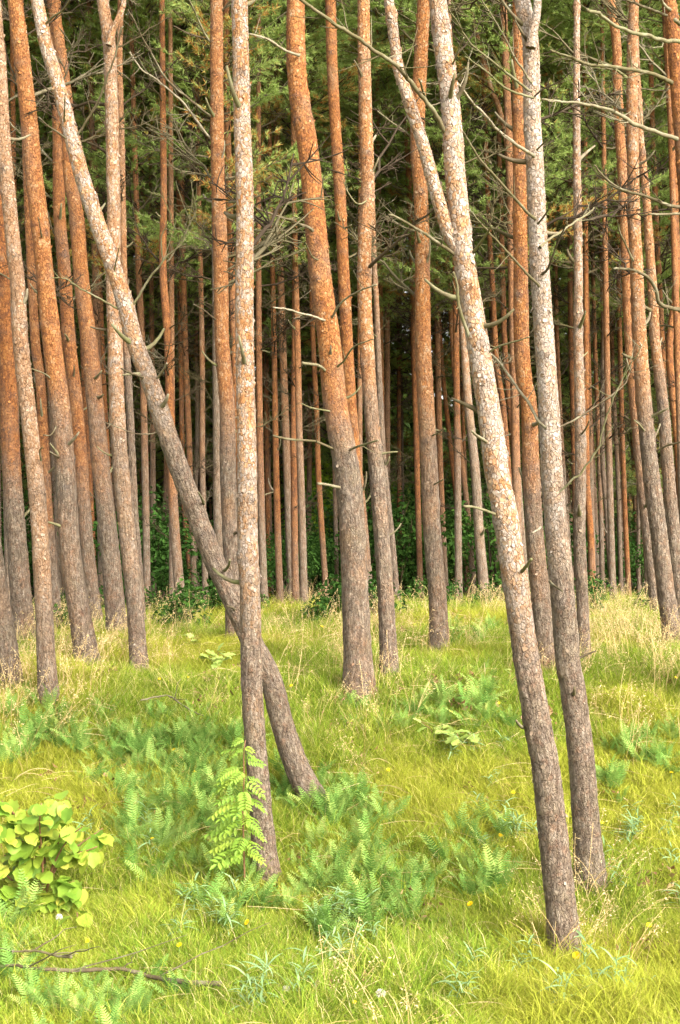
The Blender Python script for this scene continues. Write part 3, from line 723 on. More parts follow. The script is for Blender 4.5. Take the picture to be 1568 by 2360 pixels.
for _ in range(4000):
    if nf >= 195: break
    y = rng.uniform(16, 31) if nf < 95 else rng.uniform(31, 57); x = rng.uniform(-1, 1) * (.33 * y + 1.5)
    if min((x - a) ** 2 + (y - b) ** 2 for a, b in taken) < .75: continue
    if abs(x / y * FP + 784 - 742) < 26 and y < 40: continue
    if abs(x / y * FP + 784 - 965) < 35 and y > 26: continue
    taken.append((x, y)); nf += 1
    u = 784 + x / y * FP; lean = rng.normal(-.02, .02)
    dia = rng.uniform(.09, .155); wpx = dia / y * FP
    vb = 1179.5 - (g1(x, y) - H) * FP / y; vt_ = vb - 8.0 / y * FP
    pts = [(u, vb), (u + lean * (vb - vt_) * .4 + rng.normal(0, 2), vb - (vb - vt_) * .4), (u + lean * (vb - vt_), vt_)]
    pine("fill%d" % nf, ("slim shaded pine " if y < 32 else "thinnest far pine ") + gap(u), pts, wpx * .6, wpx, d=y, lo=vb - 2.6 / y * FP, pale=rng.uniform(.05, .4), tone=rng.uniform(.4, 1), near=False,
         group=("slim shaded pines " if y < 32 else "thinnest far pines ") + gap(u), height=rng.uniform(12, 14) if y < 31 else min(24, 4 + .46 * y) * rng.uniform(.85, 1.05), crown=(0 if 905 < u < 1010 and y > 24 or 1330 < u < 1400 and y > 24 else (rng.uniform(7.0, 9.0) if nf % 3 else 5.2) if y < 23 else rng.uniform(4.0, 5.5) if y < 30 else rng.uniform(2.2, 4.0)), cs=.8 if y < 23 else 1.0 if y < 30 else 1.35, ndead=9 if y < 34 else 5, dead_from=1.0, leany=0)

for k_ in ('T0', 'T3a', 'T3b', 'T6', 'T5', 'C0', 'M2', 'R5', 'R3', 'M5', 'T4', 'M3', 'M4', 'R2', 'R4', 'T2', 'R0', 'C1'):
    T = TREES[k_]; r = T['r']
    for _ in range(5):
        z = T['base'][2] + r.uniform(3.0, 7.5); i = int(np.argmin(np.abs(T['cl'][:, 2] - z))); a = r.uniform(.2, math.pi - .2) if r.random() < .75 else r.uniform(0, 6.28)
        part('branch', DEAD[r.integers(8)], T['o'], T['cl'][i] + np.array((math.cos(a), math.sin(a), 0)) * T['rad'][i] * .7 - T['base'], (r.uniform(-.5, .5), -r.uniform(.1, .75), a), r.uniform(.6, 1.3))

# forks
stem2('F', [(1070, 600), (1050, 565), (1029, 520), (1000, 425), (977, 340), (955, 270), (937, 215), (917, 150), (907, 75), (896, 0), (885, -60)], 21, 34, .6, .5, 900)
stem2('R', [(1223, 110), (1228, 75), (1236, 40), (1239, 0), (1240, -50)], 15, 22, .8, .3, 900)
stem2('T4', [(252, 105), (261, 72), (272, 45), (284, 15), (290, -30)], 10, 15, .5, .4, 700)

# the single dead branches one can follow
limb('F', [(1030, 310), (1014, 278), (979, 222), (940, 172), (899, 140), (850, 105), (784, 60), (740, 30), (690, -8)], 15, 11, .5, 6)
limb('F', [(979, 222), (972, 200), (966, 182)], 8, 6, .35, 0)
limb('F', [(1055, 592), (1031, 575), (990, 545), (959, 525), (920, 505), (896, 495)], 12, 7, .4, 3)
limb('F', [(1098, 800), (1085, 785), (1071, 745), (1057, 700), (1052, 660), (1044, 627)], 13, 8, .15, 2)
limb('F', [(1086, 585), (1110, 555), (1133, 520)], 10, 6, .25, 2)
limb('F', [(1040, 160), (1055, 118), (1069, 87)], 8, 5, .2, 0)
limb('F', [(1050, 185), (1062, 170), (1074, 158)], 9, 7, .2, 0)
limb('F', [(1115, 822), (1135, 806), (1160, 793), (1189, 786), (1220, 776)], 8, 4, .2, 1)
limb('F', [(1125, 1020), (1108, 1010), (1088, 993)], 11, 8, .3, 1)
limb('F', [(1150, 1182), (1131, 1180), (1100, 1170), (1069, 1166)], 9, 8, .3, 0)
limb('F', [(1195, 1325), (1212, 1305), (1225, 1288)], 14, 9, .2, 0)
limb('F', [(1205, 1675), (1195, 1668), (1190, 1660)], 11, 7, .2, 0)
limb('R', [(1230, 360), (1209, 345), (1144, 295), (1100, 250), (1059, 200), (1045, 185)], 11, 6, .5, 6)
limb('R', [(1235, 505), (1214, 485), (1154, 420), (1104, 360), (1064, 300), (1058, 270)], 11, 6, .4, 6)
limb('R', [(1243, 660), (1224, 642), (1174, 590), (1129, 535), (1084, 485), (1060, 440)], 9, 5, .3, 4)
limb('R', [(1226, 210), (1204, 195), (1164, 165), (1104, 120), (1070, 80), (1034, 25), (1020, 0)], 9, 4, .4, 6)
limb('R', [(1230, 225), (1204, 218), (1154, 195), (1119, 165), (1071, 130)], 8, 4, .3, 4)
limb('R', [(1226, 190), (1205, 160), (1180, 120), (1150, 60), (1120, 15), (1105, -10)], 7, 4, .3, 5)
limb('R', [(1262, 985), (1239, 966), (1219, 926), (1184, 881), (1154, 836), (1131, 815)], 12, 7, -.3, 2)
limb('R', [(1250, 632), (1264, 620), (1284, 565), (1306, 510)], 9, 4, .35, 2)
limb('R', [(1240, 515), (1256, 495), (1272, 465)], 7, 4, .25, 0)
limb('R', [(1245, 570), (1261, 555), (1314, 520), (1369, 478)], 9, 5, -.3, 3)
limb('R', [(1232, 222), (1249, 207), (1284, 190), (1319, 165)], 6, 3, .2, 3)
limb('R', [(1238, 345), (1248, 335), (1262, 320)], 7, 4, .2, 0)
limb('R', [(1285, 1140), (1300, 1128), (1320, 1106), (1344, 1086), (1370, 1045), (1394, 986), (1420, 900), (1459, 836), (1490, 770)], 8, 2, .3, 2)
limb('R', [(1265, 1000), (1286, 986), (1349, 951), (1429, 896), (1450, 860), (1463, 790)], 7, 3, -.3, 4)
limb('R', [(1268, 1340), (1282, 1352), (1296, 1362)], 8, 5, .25, 0)
limb('R', [(1245, 1215), (1236, 1222), (1228, 1228)], 8, 5, .25, 0)
limb('R6', [(1575, 328), (1554, 320), (1484, 295), (1440, 268), (1399, 250), (1334, 237), (1290, 233), (1249, 229)], 16, 7, .4, 6)
limb('R6', [(1562, 196), (1537, 188), (1490, 168), (1434, 158), (1380, 152), (1334, 142), (1300, 130), (1269, 116)], 15, 7, .5, 8)
limb('R6', [(1584, 478), (1568, 475), (1534, 470), (1459, 442), (1409, 422), (1385, 400), (1369, 380)], 13, 5, .3, 5)
limb('R6', [(1588, 494), (1568, 492), (1530, 493), (1495, 493)], 9, 6, .4, 2)
limb('R6', [(1602, 724), (1568, 715), (1519, 700), (1508, 665), (1490, 640), (1464, 625), (1440, 622), (1414, 620)], 16, 7, .5, 5)
limb('R6', [(1550, 28), (1530, 10), (1520, -15)], 12, 8, .3, 2)
limb('R6', [(1550, 40), (1500, 22), (1445, 0), (1420, -12)], 10, 6, .3, 3)
limb('RX', [(1655, 105), (1568, 97), (1519, 90), (1490, 88), (1459, 80), (1409, 52), (1380, 32), (1354, 22)], 14, 9, 1.1, 1)
limb('RX', [(1652, 70), (1600, 60), (1556, 46)], 14, 12, 1.0, 0)
limb('M', [(722, 532), (705, 522), (645, 500), (610, 488), (588, 478)], 10, 6, .3, 4)
limb('M', [(690, 128), (662, 118), (625, 95), (600, 85), (575, 78)], 10, 6, .3, 4)
limb('M', [(758, 740), (740, 735), (690, 720), (660, 713), (630, 708)], 8, 5, .35, 2)
limb('M', [(762, 735), (775, 715), (795, 690), (824, 672), (850, 664), (869, 656)], 8, 5, .4, 2)
limb('M', [(775, 848), (792, 832), (815, 800), (849, 786), (862, 782)], 7, 4, .4, 1)
limb('M', [(800, 1040), (818, 1032), (850, 1020), (872, 1014)], 9, 6, .4, 1)
limb('M', [(772, 1036), (755, 1028), (720, 1015), (670, 1012), (630, 1003)], 8, 8, .4, 2)
limb('M', [(752, 855), (735, 843), (697, 836)], 9, 9, .35, 0)
limb('M', [(790, 1125), (770, 1120), (733, 1114)], 9, 9, .35, 0)
limb('M', [(768, 950), (745, 945), (716, 938), (695, 930)], 6, 4, .3, 1)
limb('M', [(735, 600), (720, 590), (705, 560)], 6, 4, .3, 0)
limb('L', [(300, 715), (310, 700), (345, 645), (375, 600), (400, 575), (420, 555), (443, 510), (450, 475), (440, 415)], 8, 2, .3, 3)
limb('L', [(375, 600), (371, 560), (378, 530), (395, 500), (387, 480), (370, 450), (347, 445)], 4, 2, .3, 3)
limb('L', [(280, 715), (270, 710), (215, 682), (180, 660), (150, 640), (120, 640)], 8, 3, .3, 4)
limb('L', [(170, 318), (184, 304), (215, 255), (240, 200), (258, 150), (275, 90), (285, 60)], 8, 5, .3, 3)
limb('L', [(104, 60), (120, 42), (145, 25), (162, -4)], 7, 5, .3, 1)
limb('L', [(158, 322), (140, 308), (112, 290), (90, 270)], 7, 4, .3, 3)
limb('L', [(340, 872), (325, 868), (300, 858), (280, 849)], 8, 6, .3, 0)
limb('L', [(360, 875), (372, 858), (385, 837)], 8, 6, .25, 0)
limb('L', [(262, 640), (268, 600), (276, 565)], 6, 3, .2, 1)
limb('L', [(470, 1160), (465, 1148), (458, 1134)], 9, 6, .3, 0)
limb('L', [(515, 1320), (528, 1302), (530, 1290)], 12, 8, .3, 0)
limb('L', [(545, 1405), (530, 1398), (524, 1396)], 9, 6, .3, 0)
limb('L', [(374, 988), (350, 1000), (310, 998), (275, 985), (240, 972)], 5, 3, .2, 2)
limb('L', [(148, 290), (150, 240), (152, 215)], 6, 3, .3, 0)
limb('L', [(128, 190), (105, 160), (75, 128)], 6, 3, -.2, 2)
limb('C0', [(500, 330), (485, 320), (425, 240), (370, 190), (330, 158), (300, 120)], 9, 5, .3, 8)
limb('C0', [(500, 285), (485, 272), (435, 228), (380, 175), (340, 110), (312, 50), (295, 22)], 8, 5, .5, 6)
limb('C0', [(496, 105), (485, 98), (465, 65), (445, 20), (432, -10)], 8, 5, .3, 5)
limb('C0', [(495, 98), (470, 88), (440, 80), (400, 60)], 7, 4, .2, 5)
limb('C0', [(512, 745), (495, 735), (470, 715), (445, 700)], 6, 3, .3, 2)
limb('T0', [(-10, 620), (20, 640), (55, 670)], 6, 3, .3, 3)
limb('T2', [(100, 560), (92, 520), (88, 500)], 6, 3, .3, 0)
limb('T2', [(60, 225), (40, 190), (15, 165), (-10, 150)], 7, 4, -.2, 4)
limb('T2', [(125, 880), (105, 862), (75, 850)], 6, 4, .3, 0)
limb('T2', [(140, 960), (120, 1000), (100, 1002)], 6, 4, .2, 1)
limb('T1', [(95, 1060), (92, 1040), (98, 1030)], 6, 4, .2, 0)
limb('T3a', [(145, 400), (110, 360), (80, 330), (40, 300), (10, 270)], 8, 4, .1, 6)
limb('T3a', [(150, 620), (135, 560), (118, 520), (105, 470)], 7, 4, .2, 3)
limb('M3', [(850, 460), (825, 470), (800, 440), (790, 410)], 6, 3, .2, 3)
limb('M4', [(985, 1010), (1005, 1000), (1025, 988)], 6, 4, .3, 1)
limb('M4', [(992, 1120), (1010, 1112), (1022, 1104)], 6, 4, .3, 0)
limb('M4', [(964, 330), (930, 300), (900, 280), (870, 255)], 7, 3, .1, 5)
limb('R4', [(1490, 1000), (1475, 980), (1462, 968)], 8, 4, .3, 1)
limb('R4', [(1500, 1046), (1530, 1030), (1568, 1018), (1600, 1012)], 8, 5, .3, 1)
limb('R4', [(1468, 620), (1450, 580), (1430, 540), (1422, 508)], 7, 4, .3, 3)
limb('R2', [(1340, 1000), (1352, 985), (1358, 968)], 7, 4, .2, 1)

# ------------------------------------------------------------------ leafy shrubs under the pines and broadleaf trees behind
def leaf_cloud(seed, n, rx, rz, leaf, mat, stems=5, gap=.35):
    r = np.random.default_rng(seed)
    c = r.normal(0, .45, (14, 3)) * (rx, rx, rz * .8) + (0, 0, rz)
    rad = r.uniform(.28, .55, 14) * rx
    i = r.integers(0, 14, n)
    d = r.normal(size=(n, 3)); d /= np.linalg.norm(d, axis=1)[:, None]
    p = c[i] + d * (rad[i] * r.uniform(.45, 1.05, n) ** .6)[:, None]
    keep = (p[:, 2] > .05) & (vnoise(p * 2.2 / rx * 1.2, seed) > gap * .8)
    p, d = p[keep], d[keep]; n = len(p)
    nrm = d * .5 + np.array((0, 0, .8)) + r.normal(0, .45, (n, 3)); nrm /= np.linalg.norm(nrm, axis=1)[:, None]
    ax = np.cross(nrm, r.normal(size=(n, 3))); ax /= np.linalg.norm(ax, axis=1)[:, None] + 1e-9
    ay = np.cross(nrm, ax)
    s = leaf * r.uniform(.6, 1.25, (n, 1))
    V = np.stack([p - ax * s * .55, p + ay * s * .36 + nrm * s * .1, p + ax * s * .55 - nrm * s * .12, p - ay * s * .36 + nrm * s * .1], 1).reshape(-1, 3)
    q = np.arange(n)[:, None] * 4
    F = np.vstack([q + (0, 1, 2), q + (0, 2, 3)])
    rv = np.clip(r.random(n) * .8 + r.normal(0, .1, n), 0, 1)
    return mk("foliage", V, [F], [mat], smooth=False, attrs={'rnd': np.repeat(rv, 4)})

def stems_mesh(seed, h, spread, k, rad, name="stem", mat=None):
    r = np.random.default_rng(seed); mb = MB()
    for _ in range(k):
        a = r.uniform(0, 6.28); l = h * r.uniform(.7, 1.0); s = np.linspace(0, 1, 6)[:, None]
        pts = np.array((math.cos(a), math.sin(a), 0)) * spread * s * r.uniform(.2, 1) + np.array((0, 0, l)) * s + np.cumsum(r.normal(0, .03 * h, (6, 3)), 0) * (s > 0)
        pts[0, 2] = -.15
        mb.tube(pts, rad * (1 - .75 * s[:, 0]), 5)
    return mb.mesh(name, [mat or M_TWIG])

BUSH = [leaf_cloud(400 + i, 2600, 1.0, 1.0, .085, M_BUSH, gap=.5) for i in range(3)]
BUSHSTEM = [stems_mesh(410 + i, 1.9, .5, 5, .022) for i in range(3)]
LOWB = [leaf_cloud(420 + i, 420, .35, .28, .07, M_BUSH) for i in range(2)]
BUSHL = "dark green leafy bush in the shade under the pines"
nb = 0
spots = []
for _ in range(900):
    if len(spots) >= 48: break
    y = rng.uniform(18.5, 36); u = rng.uniform(-60, 1630); x = (u - 784) / FP * y
    if rng.random() > (1.0 if 300 < u < 850 or 880 < u < 1150 else .25): continue
    if abs(u - 742) < 40 and y < 30: continue
    if min([9] + [(x - a) ** 2 + (y - b) ** 2 for a, b in spots]) > 1.0: spots.append((x, y))
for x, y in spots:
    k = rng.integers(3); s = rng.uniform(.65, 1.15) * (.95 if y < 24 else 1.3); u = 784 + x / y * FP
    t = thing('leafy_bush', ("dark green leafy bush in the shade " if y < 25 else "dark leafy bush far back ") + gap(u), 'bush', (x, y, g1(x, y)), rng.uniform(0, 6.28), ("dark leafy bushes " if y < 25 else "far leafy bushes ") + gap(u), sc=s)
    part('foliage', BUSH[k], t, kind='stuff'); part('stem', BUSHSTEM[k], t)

SPR = [leaf_cloud(450 + i, 2400, .9, 1.3, .10, M_SUNLIT, gap=.45) for i in range(2)]
for u, y, s, lab in ((738, 30, 1.15, "sunlit-coloured young leafy tree in the gap left of the thickest trunk"), (712, 34, 1.0, "second sunlit-coloured young leafy tree further back in the gap left of the thickest trunk"), (905, 33, .9, "sunlit-coloured young leafy tree glimpsed left of the lone straight reddish pine")):
    x = (u - 784) / FP * y
    t = thing('young_tree', lab, 'tree', (x, y, g1(x, y)), rng.uniform(0, 6), sc=s)
    part('crown', SPR[rng.integers(2)], t, (0, 0, 1.2), kind='stuff'); part('trunk', stems_mesh(int(u), 2.6, .3, 2, .03, "trunk"), t)

TREEC = [leaf_cloud(430 + i, 8000, 2.6, 3.6, .27, M_BROAD, gap=.2) for i in range(3)]
TREET = [stems_mesh(440 + i, 6.0, .9, 3, .14, "trunk") for i in range(3)]
for i in range(46):
    y = rng.uniform(46, 66); x = -22 + 44 * ((i * 19) % 46 + rng.uniform(.1, .9)) / 46
    k = i % 3; s = rng.uniform(.9, 1.6)
    if i < 3: y = 43; x = ((925, 965, 890)[i] - 784) / FP * y; s = 1.35
    t = thing('broadleaf_tree', "sunlit yellow green leafy tree glimpsed left of the thickest trunk" if abs(x + .7) < 1.2 else "leafy tree closing the view " + gap(784 + x / y * FP), 'tree', (x, y, g1(x, y)), rng.uniform(0, 6.28), "sunlit leafy trees in the gap" if abs(x + .7) < 1.2 else "leafy trees behind the pines " + gap(784 + x / y * FP), sc=s)
    part('crown', TREEC[k], t, kind='stuff'); part('trunk', TREET[k], t)

# ------------------------------------------------------------------ ferns, each with its fronds
def frond_mesh(seed):
    r = np.random.default_rng(seed); mb = MB()
    n = 12; s = np.linspace(0, 1, n)
    el = math.radians(r.uniform(66, 86)); drop = r.uniform(.35, .95)
    ang = el - drop * s ** 1.5 * 1.3
    pts = np.zeros((n, 3)); pts[1:, 0] = np.cumsum(np.cos(ang[:-1])) / (n - 1); pts[1:, 2] = np.cumsum(np.sin(ang[:-1])) / (n - 1)
    pts[:, 1] = r.uniform(-.1, .1) * s ** 2
    mb.tube(pts, .008 * (1 - .8 * s), 4, a=.6, cap=False)
    m = 14
    for i in range(m):
        q = .2 + .8 * (i + .5) / m
        o = np.array([np.interp(q, s, pts[:, c]) for c in range(3)]); a = np.interp(q, s, ang)
        t = np.array((math.cos(a), 0, math.sin(a))); up = np.array((-math.sin(a), 0, math.cos(a)))
        L = .15 * math.sin(math.pi * (.16 + .84 * (1 - (q - .2) / .8) ** .75) * .62) * (1.1 - .75 * max(0, q - .5)) + .015
        for sg in (-1, 1):
            d = np.array((0, sg, 0)) * .88 + t * r.uniform(.3, .5) + up * r.uniform(-.05, .25); d /= np.linalg.norm(d)
            w = np.cross(up, d); w /= np.linalg.norm(w); w *= .0115 * (.6 + .6 * L / .135)
            l = L * r.uniform(.88, 1.08); dn = -up * l * r.uniform(.02, .22)
            V = [o - w * .9, o + w * .9, o + d * l * .55 - w * 1.05 + up * .004, o + d * l * .55 + w * 1.05 + up * .004, o + d * l + dn]
            mb.add(V, [(2, 3, 4)], [(0, 1, 3, 2)], 0, np.clip(.3 + .4 * q + r.normal(0, .1), 0, 1))
    return mb.mesh("frond", [M_FERN], smooth=False)
FROND = [frond_mesh(500 + i) for i in range(7)]

def fern(pos, label, group, size):
    t = thing('fern', label, 'fern', pos, rng.uniform(0, 6.28), group)
    n = rng.integers(8, 13)
    for j in range(n):
        a = j / n * 6.283 + rng.normal(0, .35)
        part('frond', FROND[rng.integers(7)], t, (.02 * math.cos(a), .02 * math.sin(a), -.01), (rng.normal(0, .25), rng.normal(0, .3), a), size * rng.uniform(.7, 1.15))
    return t

# patches: picture polygon-ish boxes (u0, u1, v at the left side, v at the right side, thickness), count, label
PATCH = [
 ((0, 330, 1735, 1725, 120), 48, "green fern on the bank above the yellow green hazel bush"),
 ((300, 560, 1720, 1770, 110), 50, "green fern high on the bank left of the crossing trunks"),
 ((230, 560, 1850, 1880, 180), 66, "green fern between the hazel bush and the rowan sapling"),
 ((640, 760, 1830, 1900, 90), 18, "green fern around the foot of the slanting trunk"),
 ((760, 900, 1800, 1960, 60), 10, "fern in loose grass right of the slanting trunk's foot"),
 ((470, 950, 2075, 2085, 120), 46, "tall fern in front of the upright trunk's foot"),
 ((800, 1190, 1640, 1650, 60), 30, "fern in the patch right of the thickest trunk's foot"),
 ((1000, 1190, 2000, 2010, 110), 14, "fern in the small patch left of the forked pine's foot"),
 ((1385, 1568, 1800, 1740, 130), 26, "fern in the patch at the right edge behind the shaggy grey pine"),
 ((20, 420, 2350, 2340, 150), 26, "big near fern at the bottom left over the fallen bough"),
 ((0, 70, 2150, 2150, 120), 4, "fern at the left edge below the hazel bush"),
 ((0, 260, 1600, 1640, 60), 0, ""),
 ((1010, 1140, 1470, 1470, 50), 8, "fern far off in the grass between the lone reddish pine and forked pine"),
 ((760, 1000, 1900, 2050, 60), 12, "scattered fern on the open grass right of the upright trunk"),
]
for (u0, u1, va, vb, th), cnt, lab in PATCH:
    for _ in range(cnt):
        f = rng.random(); u = u0 + (u1 - u0) * f; v = va + (vb - va) * f + th * rng.normal(0, .42)
        p = on_ground(u, v)
        if vnoise(p[None] * 2.5, 41)[0] < .22: continue
        l2 = lab + ("" if cnt < 25 else (", its left part", ", its middle", ", its right part")[min(2, int(f * 3))])
        fern(p, l2, "ferns: " + l2.split("fern ", 1)[-1], rng.uniform(.14, .25) if v < 2250 else rng.uniform(.11, .19))

# ------------------------------------------------------------------ narrow-leaved blue green plants
def blade_leaf(seed):
    r = np.random.default_rng(seed); n = 6; s = np.linspace(0, 1, n)
    el = math.radians(r.uniform(15, 55)); a = el - s * r.uniform(.5, 1.3)
    x = np.concatenate([[0], np.cumsum(np.cos(a[:-1]))]) / (n - 1); z = np.concatenate([[0], np.cumsum(np.sin(a[:-1]))]) / (n - 1)
    w = .062 * np.sin(np.pi * (s * .92 + .05)) ** .8 * (1 - .35 * s)
    V = np.stack([np.stack([x, -w, z + w * .35], 1), np.stack([x, 0 * w, z], 1), np.stack([x, w, z + w * .35], 1)], 1).reshape(-1, 3)
    F = []
    for i in range(n - 1):
        for j in (0, 1): F.append((i * 3 + j, i * 3 + j + 1, i * 3 + j + 4, i * 3 + j + 3))
    return mk("leaf", V, [F], [M_TEAL], attrs={'rnd': np.repeat(np.clip(s * .6 + .2, 0, 1), 3)})
BLADE = [blade_leaf(520 + i) for i in range(5)]
def stem_mesh(seed, h):
    r = np.random.default_rng(seed); s = np.linspace(0, 1, 6)[:, None]; mb = MB()
    p = np.hstack([r.uniform(-.15, .15) * s ** 2 * h, r.uniform(-.15, .15) * s ** 2 * h, s * h]); p[0, 2] = -.03
    mb.tube(p, .0035 * (1 - .5 * s[:, 0]), 4); return mb.mesh("stem", [M_GSTEM])
GST = [stem_mesh(530 + i, 1.0) for i in range(4)]
NARROW = [((690, 870, 2120, 2240), 14, "blue green narrow leaved plant on the open grass at bottom centre"), ((1040, 1230, 1880, 2000), 9, "blue green narrow leaved plant left of the forked pine's lower trunk"),
          ((560, 720, 2280, 2350), 8, "blue green narrow leaved plant at the bottom edge below the fern bank"), ((380, 560, 2090, 2180), 8, "blue green narrow leaved plant in front of the light green ferns"),
          ((1330, 1568, 1880, 2150), 13, "blue green narrow leaved plant at lower right beyond the two trunk feet"), ((1050, 1500, 2230, 2340), 12, "blue green narrow leaved plant in the near grass at bottom right"),
          ((100, 350, 1900, 2000), 8, "blue green narrow leaved plant among ferns right of the hazel bush"), ((960, 1190, 1720, 1830), 6, "blue green narrow leaved plant near the oak seedling")]
for (u0, u1, v0, v1), cnt, lab in NARROW:
    for _ in range(cnt):
        p = on_ground(rng.uniform(u0, u1), rng.uniform(v0, v1)); h = rng.uniform(.08, .2)
        t = thing('narrow_leaved_plant', lab, 'plant', p, rng.uniform(0, 6.28), "narrow leaved plants" + lab.split("plant", 1)[1])
        part('stem', GST[rng.integers(4)], t, sc=(1, 1, h))
        m = rng.integers(9, 15)
        for j in range(m):
            part('leaf', BLADE[rng.integers(5)], t, (0, 0, h * (.25 + .75 * j / m)), (rng.normal(0, .2), rng.normal(0, .25), j * 2.4 + rng.normal(0, .3)), rng.uniform(.06, .115))

# ------------------------------------------------------------------ hazel bush, rowan sapling, oak seedlings
def round_leaf(seed):
    r = np.random.default_rng(seed); k = 14
    th = np.linspace(-np.pi, np.pi, k, endpoint=False)
    rr = .5 * (1 + .06 * np.cos(th * 7 + r.uniform(0, 6)) + r.normal(0, .025, k)); rr[k // 2] *= 1.18; rr[0] *= .80
    x = .5 + rr * np.cos(th); y = rr * .95 * np.sin(th)
    z = .22 * np.abs(y) * r.uniform(.2, 1) - .22 * (x - .3) ** 2 * r.uniform(.3, 1.4) + .03 * np.sin(9 * x + 3 * y)
    mid = np.array([(.45, 0, -.04), (.62, 0, -.05)])
    V = np.vstack([np.stack([x, y, z], 1), mid, (-.35, 0, .02), (-.33, .015, .02)])
    F = []
    for i in range(k):
        j = (i + 1) % k; F.append((i, j, k))
    F += [(0, k + 2, k + 3)]
    a = np.concatenate([np.full(k, .62), [.25, .25, .5, .5]])
    return mk("leaf", V, [np.array(F)], [M_HAZEL], smooth=True, attrs={'rnd': a})
RLEAF = [round_leaf(540 + i) for i in range(5)]
hb = on_ground(104, 2085)
hz = thing('hazel_bush', "yellow green hazel bush with large round leaves at the left edge", 'bush', hb)
hd = hb[1]
HST = [[(104, 2085), (100, 2030), (98, 1970), (92, 1900), (96, 1850)], [(103, 2080), (80, 2000), (55, 1930), (30, 1875), (5, 1845)], [(104, 2075), (118, 2010), (140, 1960), (165, 1925), (190, 1905)],
       [(100, 2080), (60, 2060), (20, 2020), (-30, 1990)], [(104, 2085), (75, 2085), (50, 2080), (40, 2060)], [(106, 2080), (125, 2070), (150, 2062)], [(98, 1980), (55, 1985), (10, 1970)], [(100, 2000), (70, 1950), (20, 1925), (-20, 1900)], [(104, 2000), (105, 1940), (110, 1880), (105, 1840)], [(110, 2040), (140, 1985), (185, 1945), (238, 1908)], [(112, 2020), (150, 1975), (200, 1960), (225, 1950)], [(106, 2078), (140, 2045), (172, 2030)], [(100, 2078), (70, 2090), (48, 2075)], [(100, 1960), (60, 1910), (20, 1860), (-10, 1850)], [(118, 2010), (135, 1940), (150, 1880), (148, 1850)]]
HL = []
for i, pt in enumerate(HST):
    dz = rng.uniform(-.25, .25)
    ln = smooth_line([P(u, v, hd - dz * j / len(pt)) for j, (u, v) in enumerate(pt)], 12)
    if i < 6: ln[0, 2] = g1(ln[0, 0], ln[0, 1]) - .03
    mb = MB(); mb.tube(ln - hb, np.linspace(.007, .003, 12), 6)
    part('stem', mb.mesh("stem", [M_STEM]), hz); HL.append(ln)
for j in range(290):
    ln = HL[rng.integers(len(HL))]; q = rng.uniform(.3, 1.0); p = np.array([np.interp(q * 11, range(12), ln[:, c]) for c in range(3)])
    a = rng.uniform(0, 6.28); s = rng.uniform(.05, .095) * (1.2 if p[2] < hb[2] + .2 else 1.0)
    p = p + np.array((math.cos(a), math.sin(a), rng.uniform(-.1, .6))) * rng.uniform(.0, .09)
    p[2] = max(p[2], g1(p[0], p[1]) + .05)
    face = rng.uniform(-2.6, -.5)                                      # most leaves hold their faces outward to the open side
    part('leaf', RLEAF[rng.integers(5)], hz, p - hb, (rng.normal(.15, .4), rng.normal(.45, .35), face), s)
hb2 = on_ground(178, 2150)
h2 = thing('hazel_seedling', "tiny hazel sprout with three round leaves below the hazel bush", 'plant', hb2)
mb = MB(); mb.tube([(0, 0, -.03), (.005, 0, .05), (.0, 0, .10)], .003, 5); part('stem', mb.mesh("stem", [M_STEM]), h2)
for a, q in ((-2.4, .09), (-.8, .09), (1.6, .10)): part('leaf', RLEAF[rng.integers(5)], h2, (.03 * math.cos(a), .03 * math.sin(a), q), (.3, .35, a), .085)

def compound_leaf(seed, pairs=6):
    r = np.random.default_rng(seed); mb = MB(); n = 8; s = np.linspace(0, 1, n)
    a = .35 - s * r.uniform(.7, 1.3)
    p = np.zeros((n, 3)); p[1:, 0] = np.cumsum(np.cos(a[:-1])) / (n - 1); p[1:, 2] = np.cumsum(np.sin(a[:-1])) / (n - 1)
    mb.tube(p, .009 * (1 - .6 * s), 4, a=.9, cap=False)
    def leaflet(o, d, L, W):
        up = np.array((0, 0, 1.)); w = np.cross(up, d); w /= np.linalg.norm(w) + 1e-9; w *= W
        V = [o, o + d * L * .28 - w * .85 + (0, 0, .01), o + d * L * .62 - w + (0, 0, .005), o + d * L - (0, 0, .03), o + d * L * .62 + w + (0, 0, .005), o + d * L * .28 + w * .85 + (0, 0, .01), o + d * L * .5 - (0, 0, .012)]
        mb.add(V, [(6, i, (i + 1) % 6) for i in range(6)], None, 0, np.clip(r.normal(.45, .15, 7), 0, 1))
    for i in range(pairs):
        q = .25 + .68 * i / (pairs - 1)
        o = np.array([np.interp(q, s, p[:, c]) for c in range(3)])
        for sg in (-1, 1):
            d = np.array((.42, sg * .9, r.uniform(-.35, -.05))); d /= np.linalg.norm(d)
            leaflet(o, d, .30 * r.uniform(.9, 1.1) * (1 - .25 * abs(q - .55)), .062)
    leaflet(p[-1], np.array((.9, 0, -.4)), .26, .05)
    return mb.mesh("leaf", [M_ROWAN], smooth=False)
CLEAF = [compound_leaf(560 + i, 5 + i % 3) for i in range(5)]
rd = TREES['C1']['d'] - .22
rb = np.array((P(566, 2000, rd)[0], rd, g1(P(566, 2000, rd)[0], rd)))
rw = thing('rowan_sapling', "bright yellow green rowan sapling with feathery leaves against the upright trunk", 'sapling', rb)
st = smooth_line(np.vstack([rb - (0, 0, .05), [P(u, v, rd) for u, v in [(562, 1940), (560, 1860), (563, 1790), (562, 1740), (566, 1705)]]]), 18)
mb = MB(); mb.tube(st - rb, np.linspace(.006, .003, 18), 6); part('stem', mb.mesh("stem", [M_STEM]), rw)
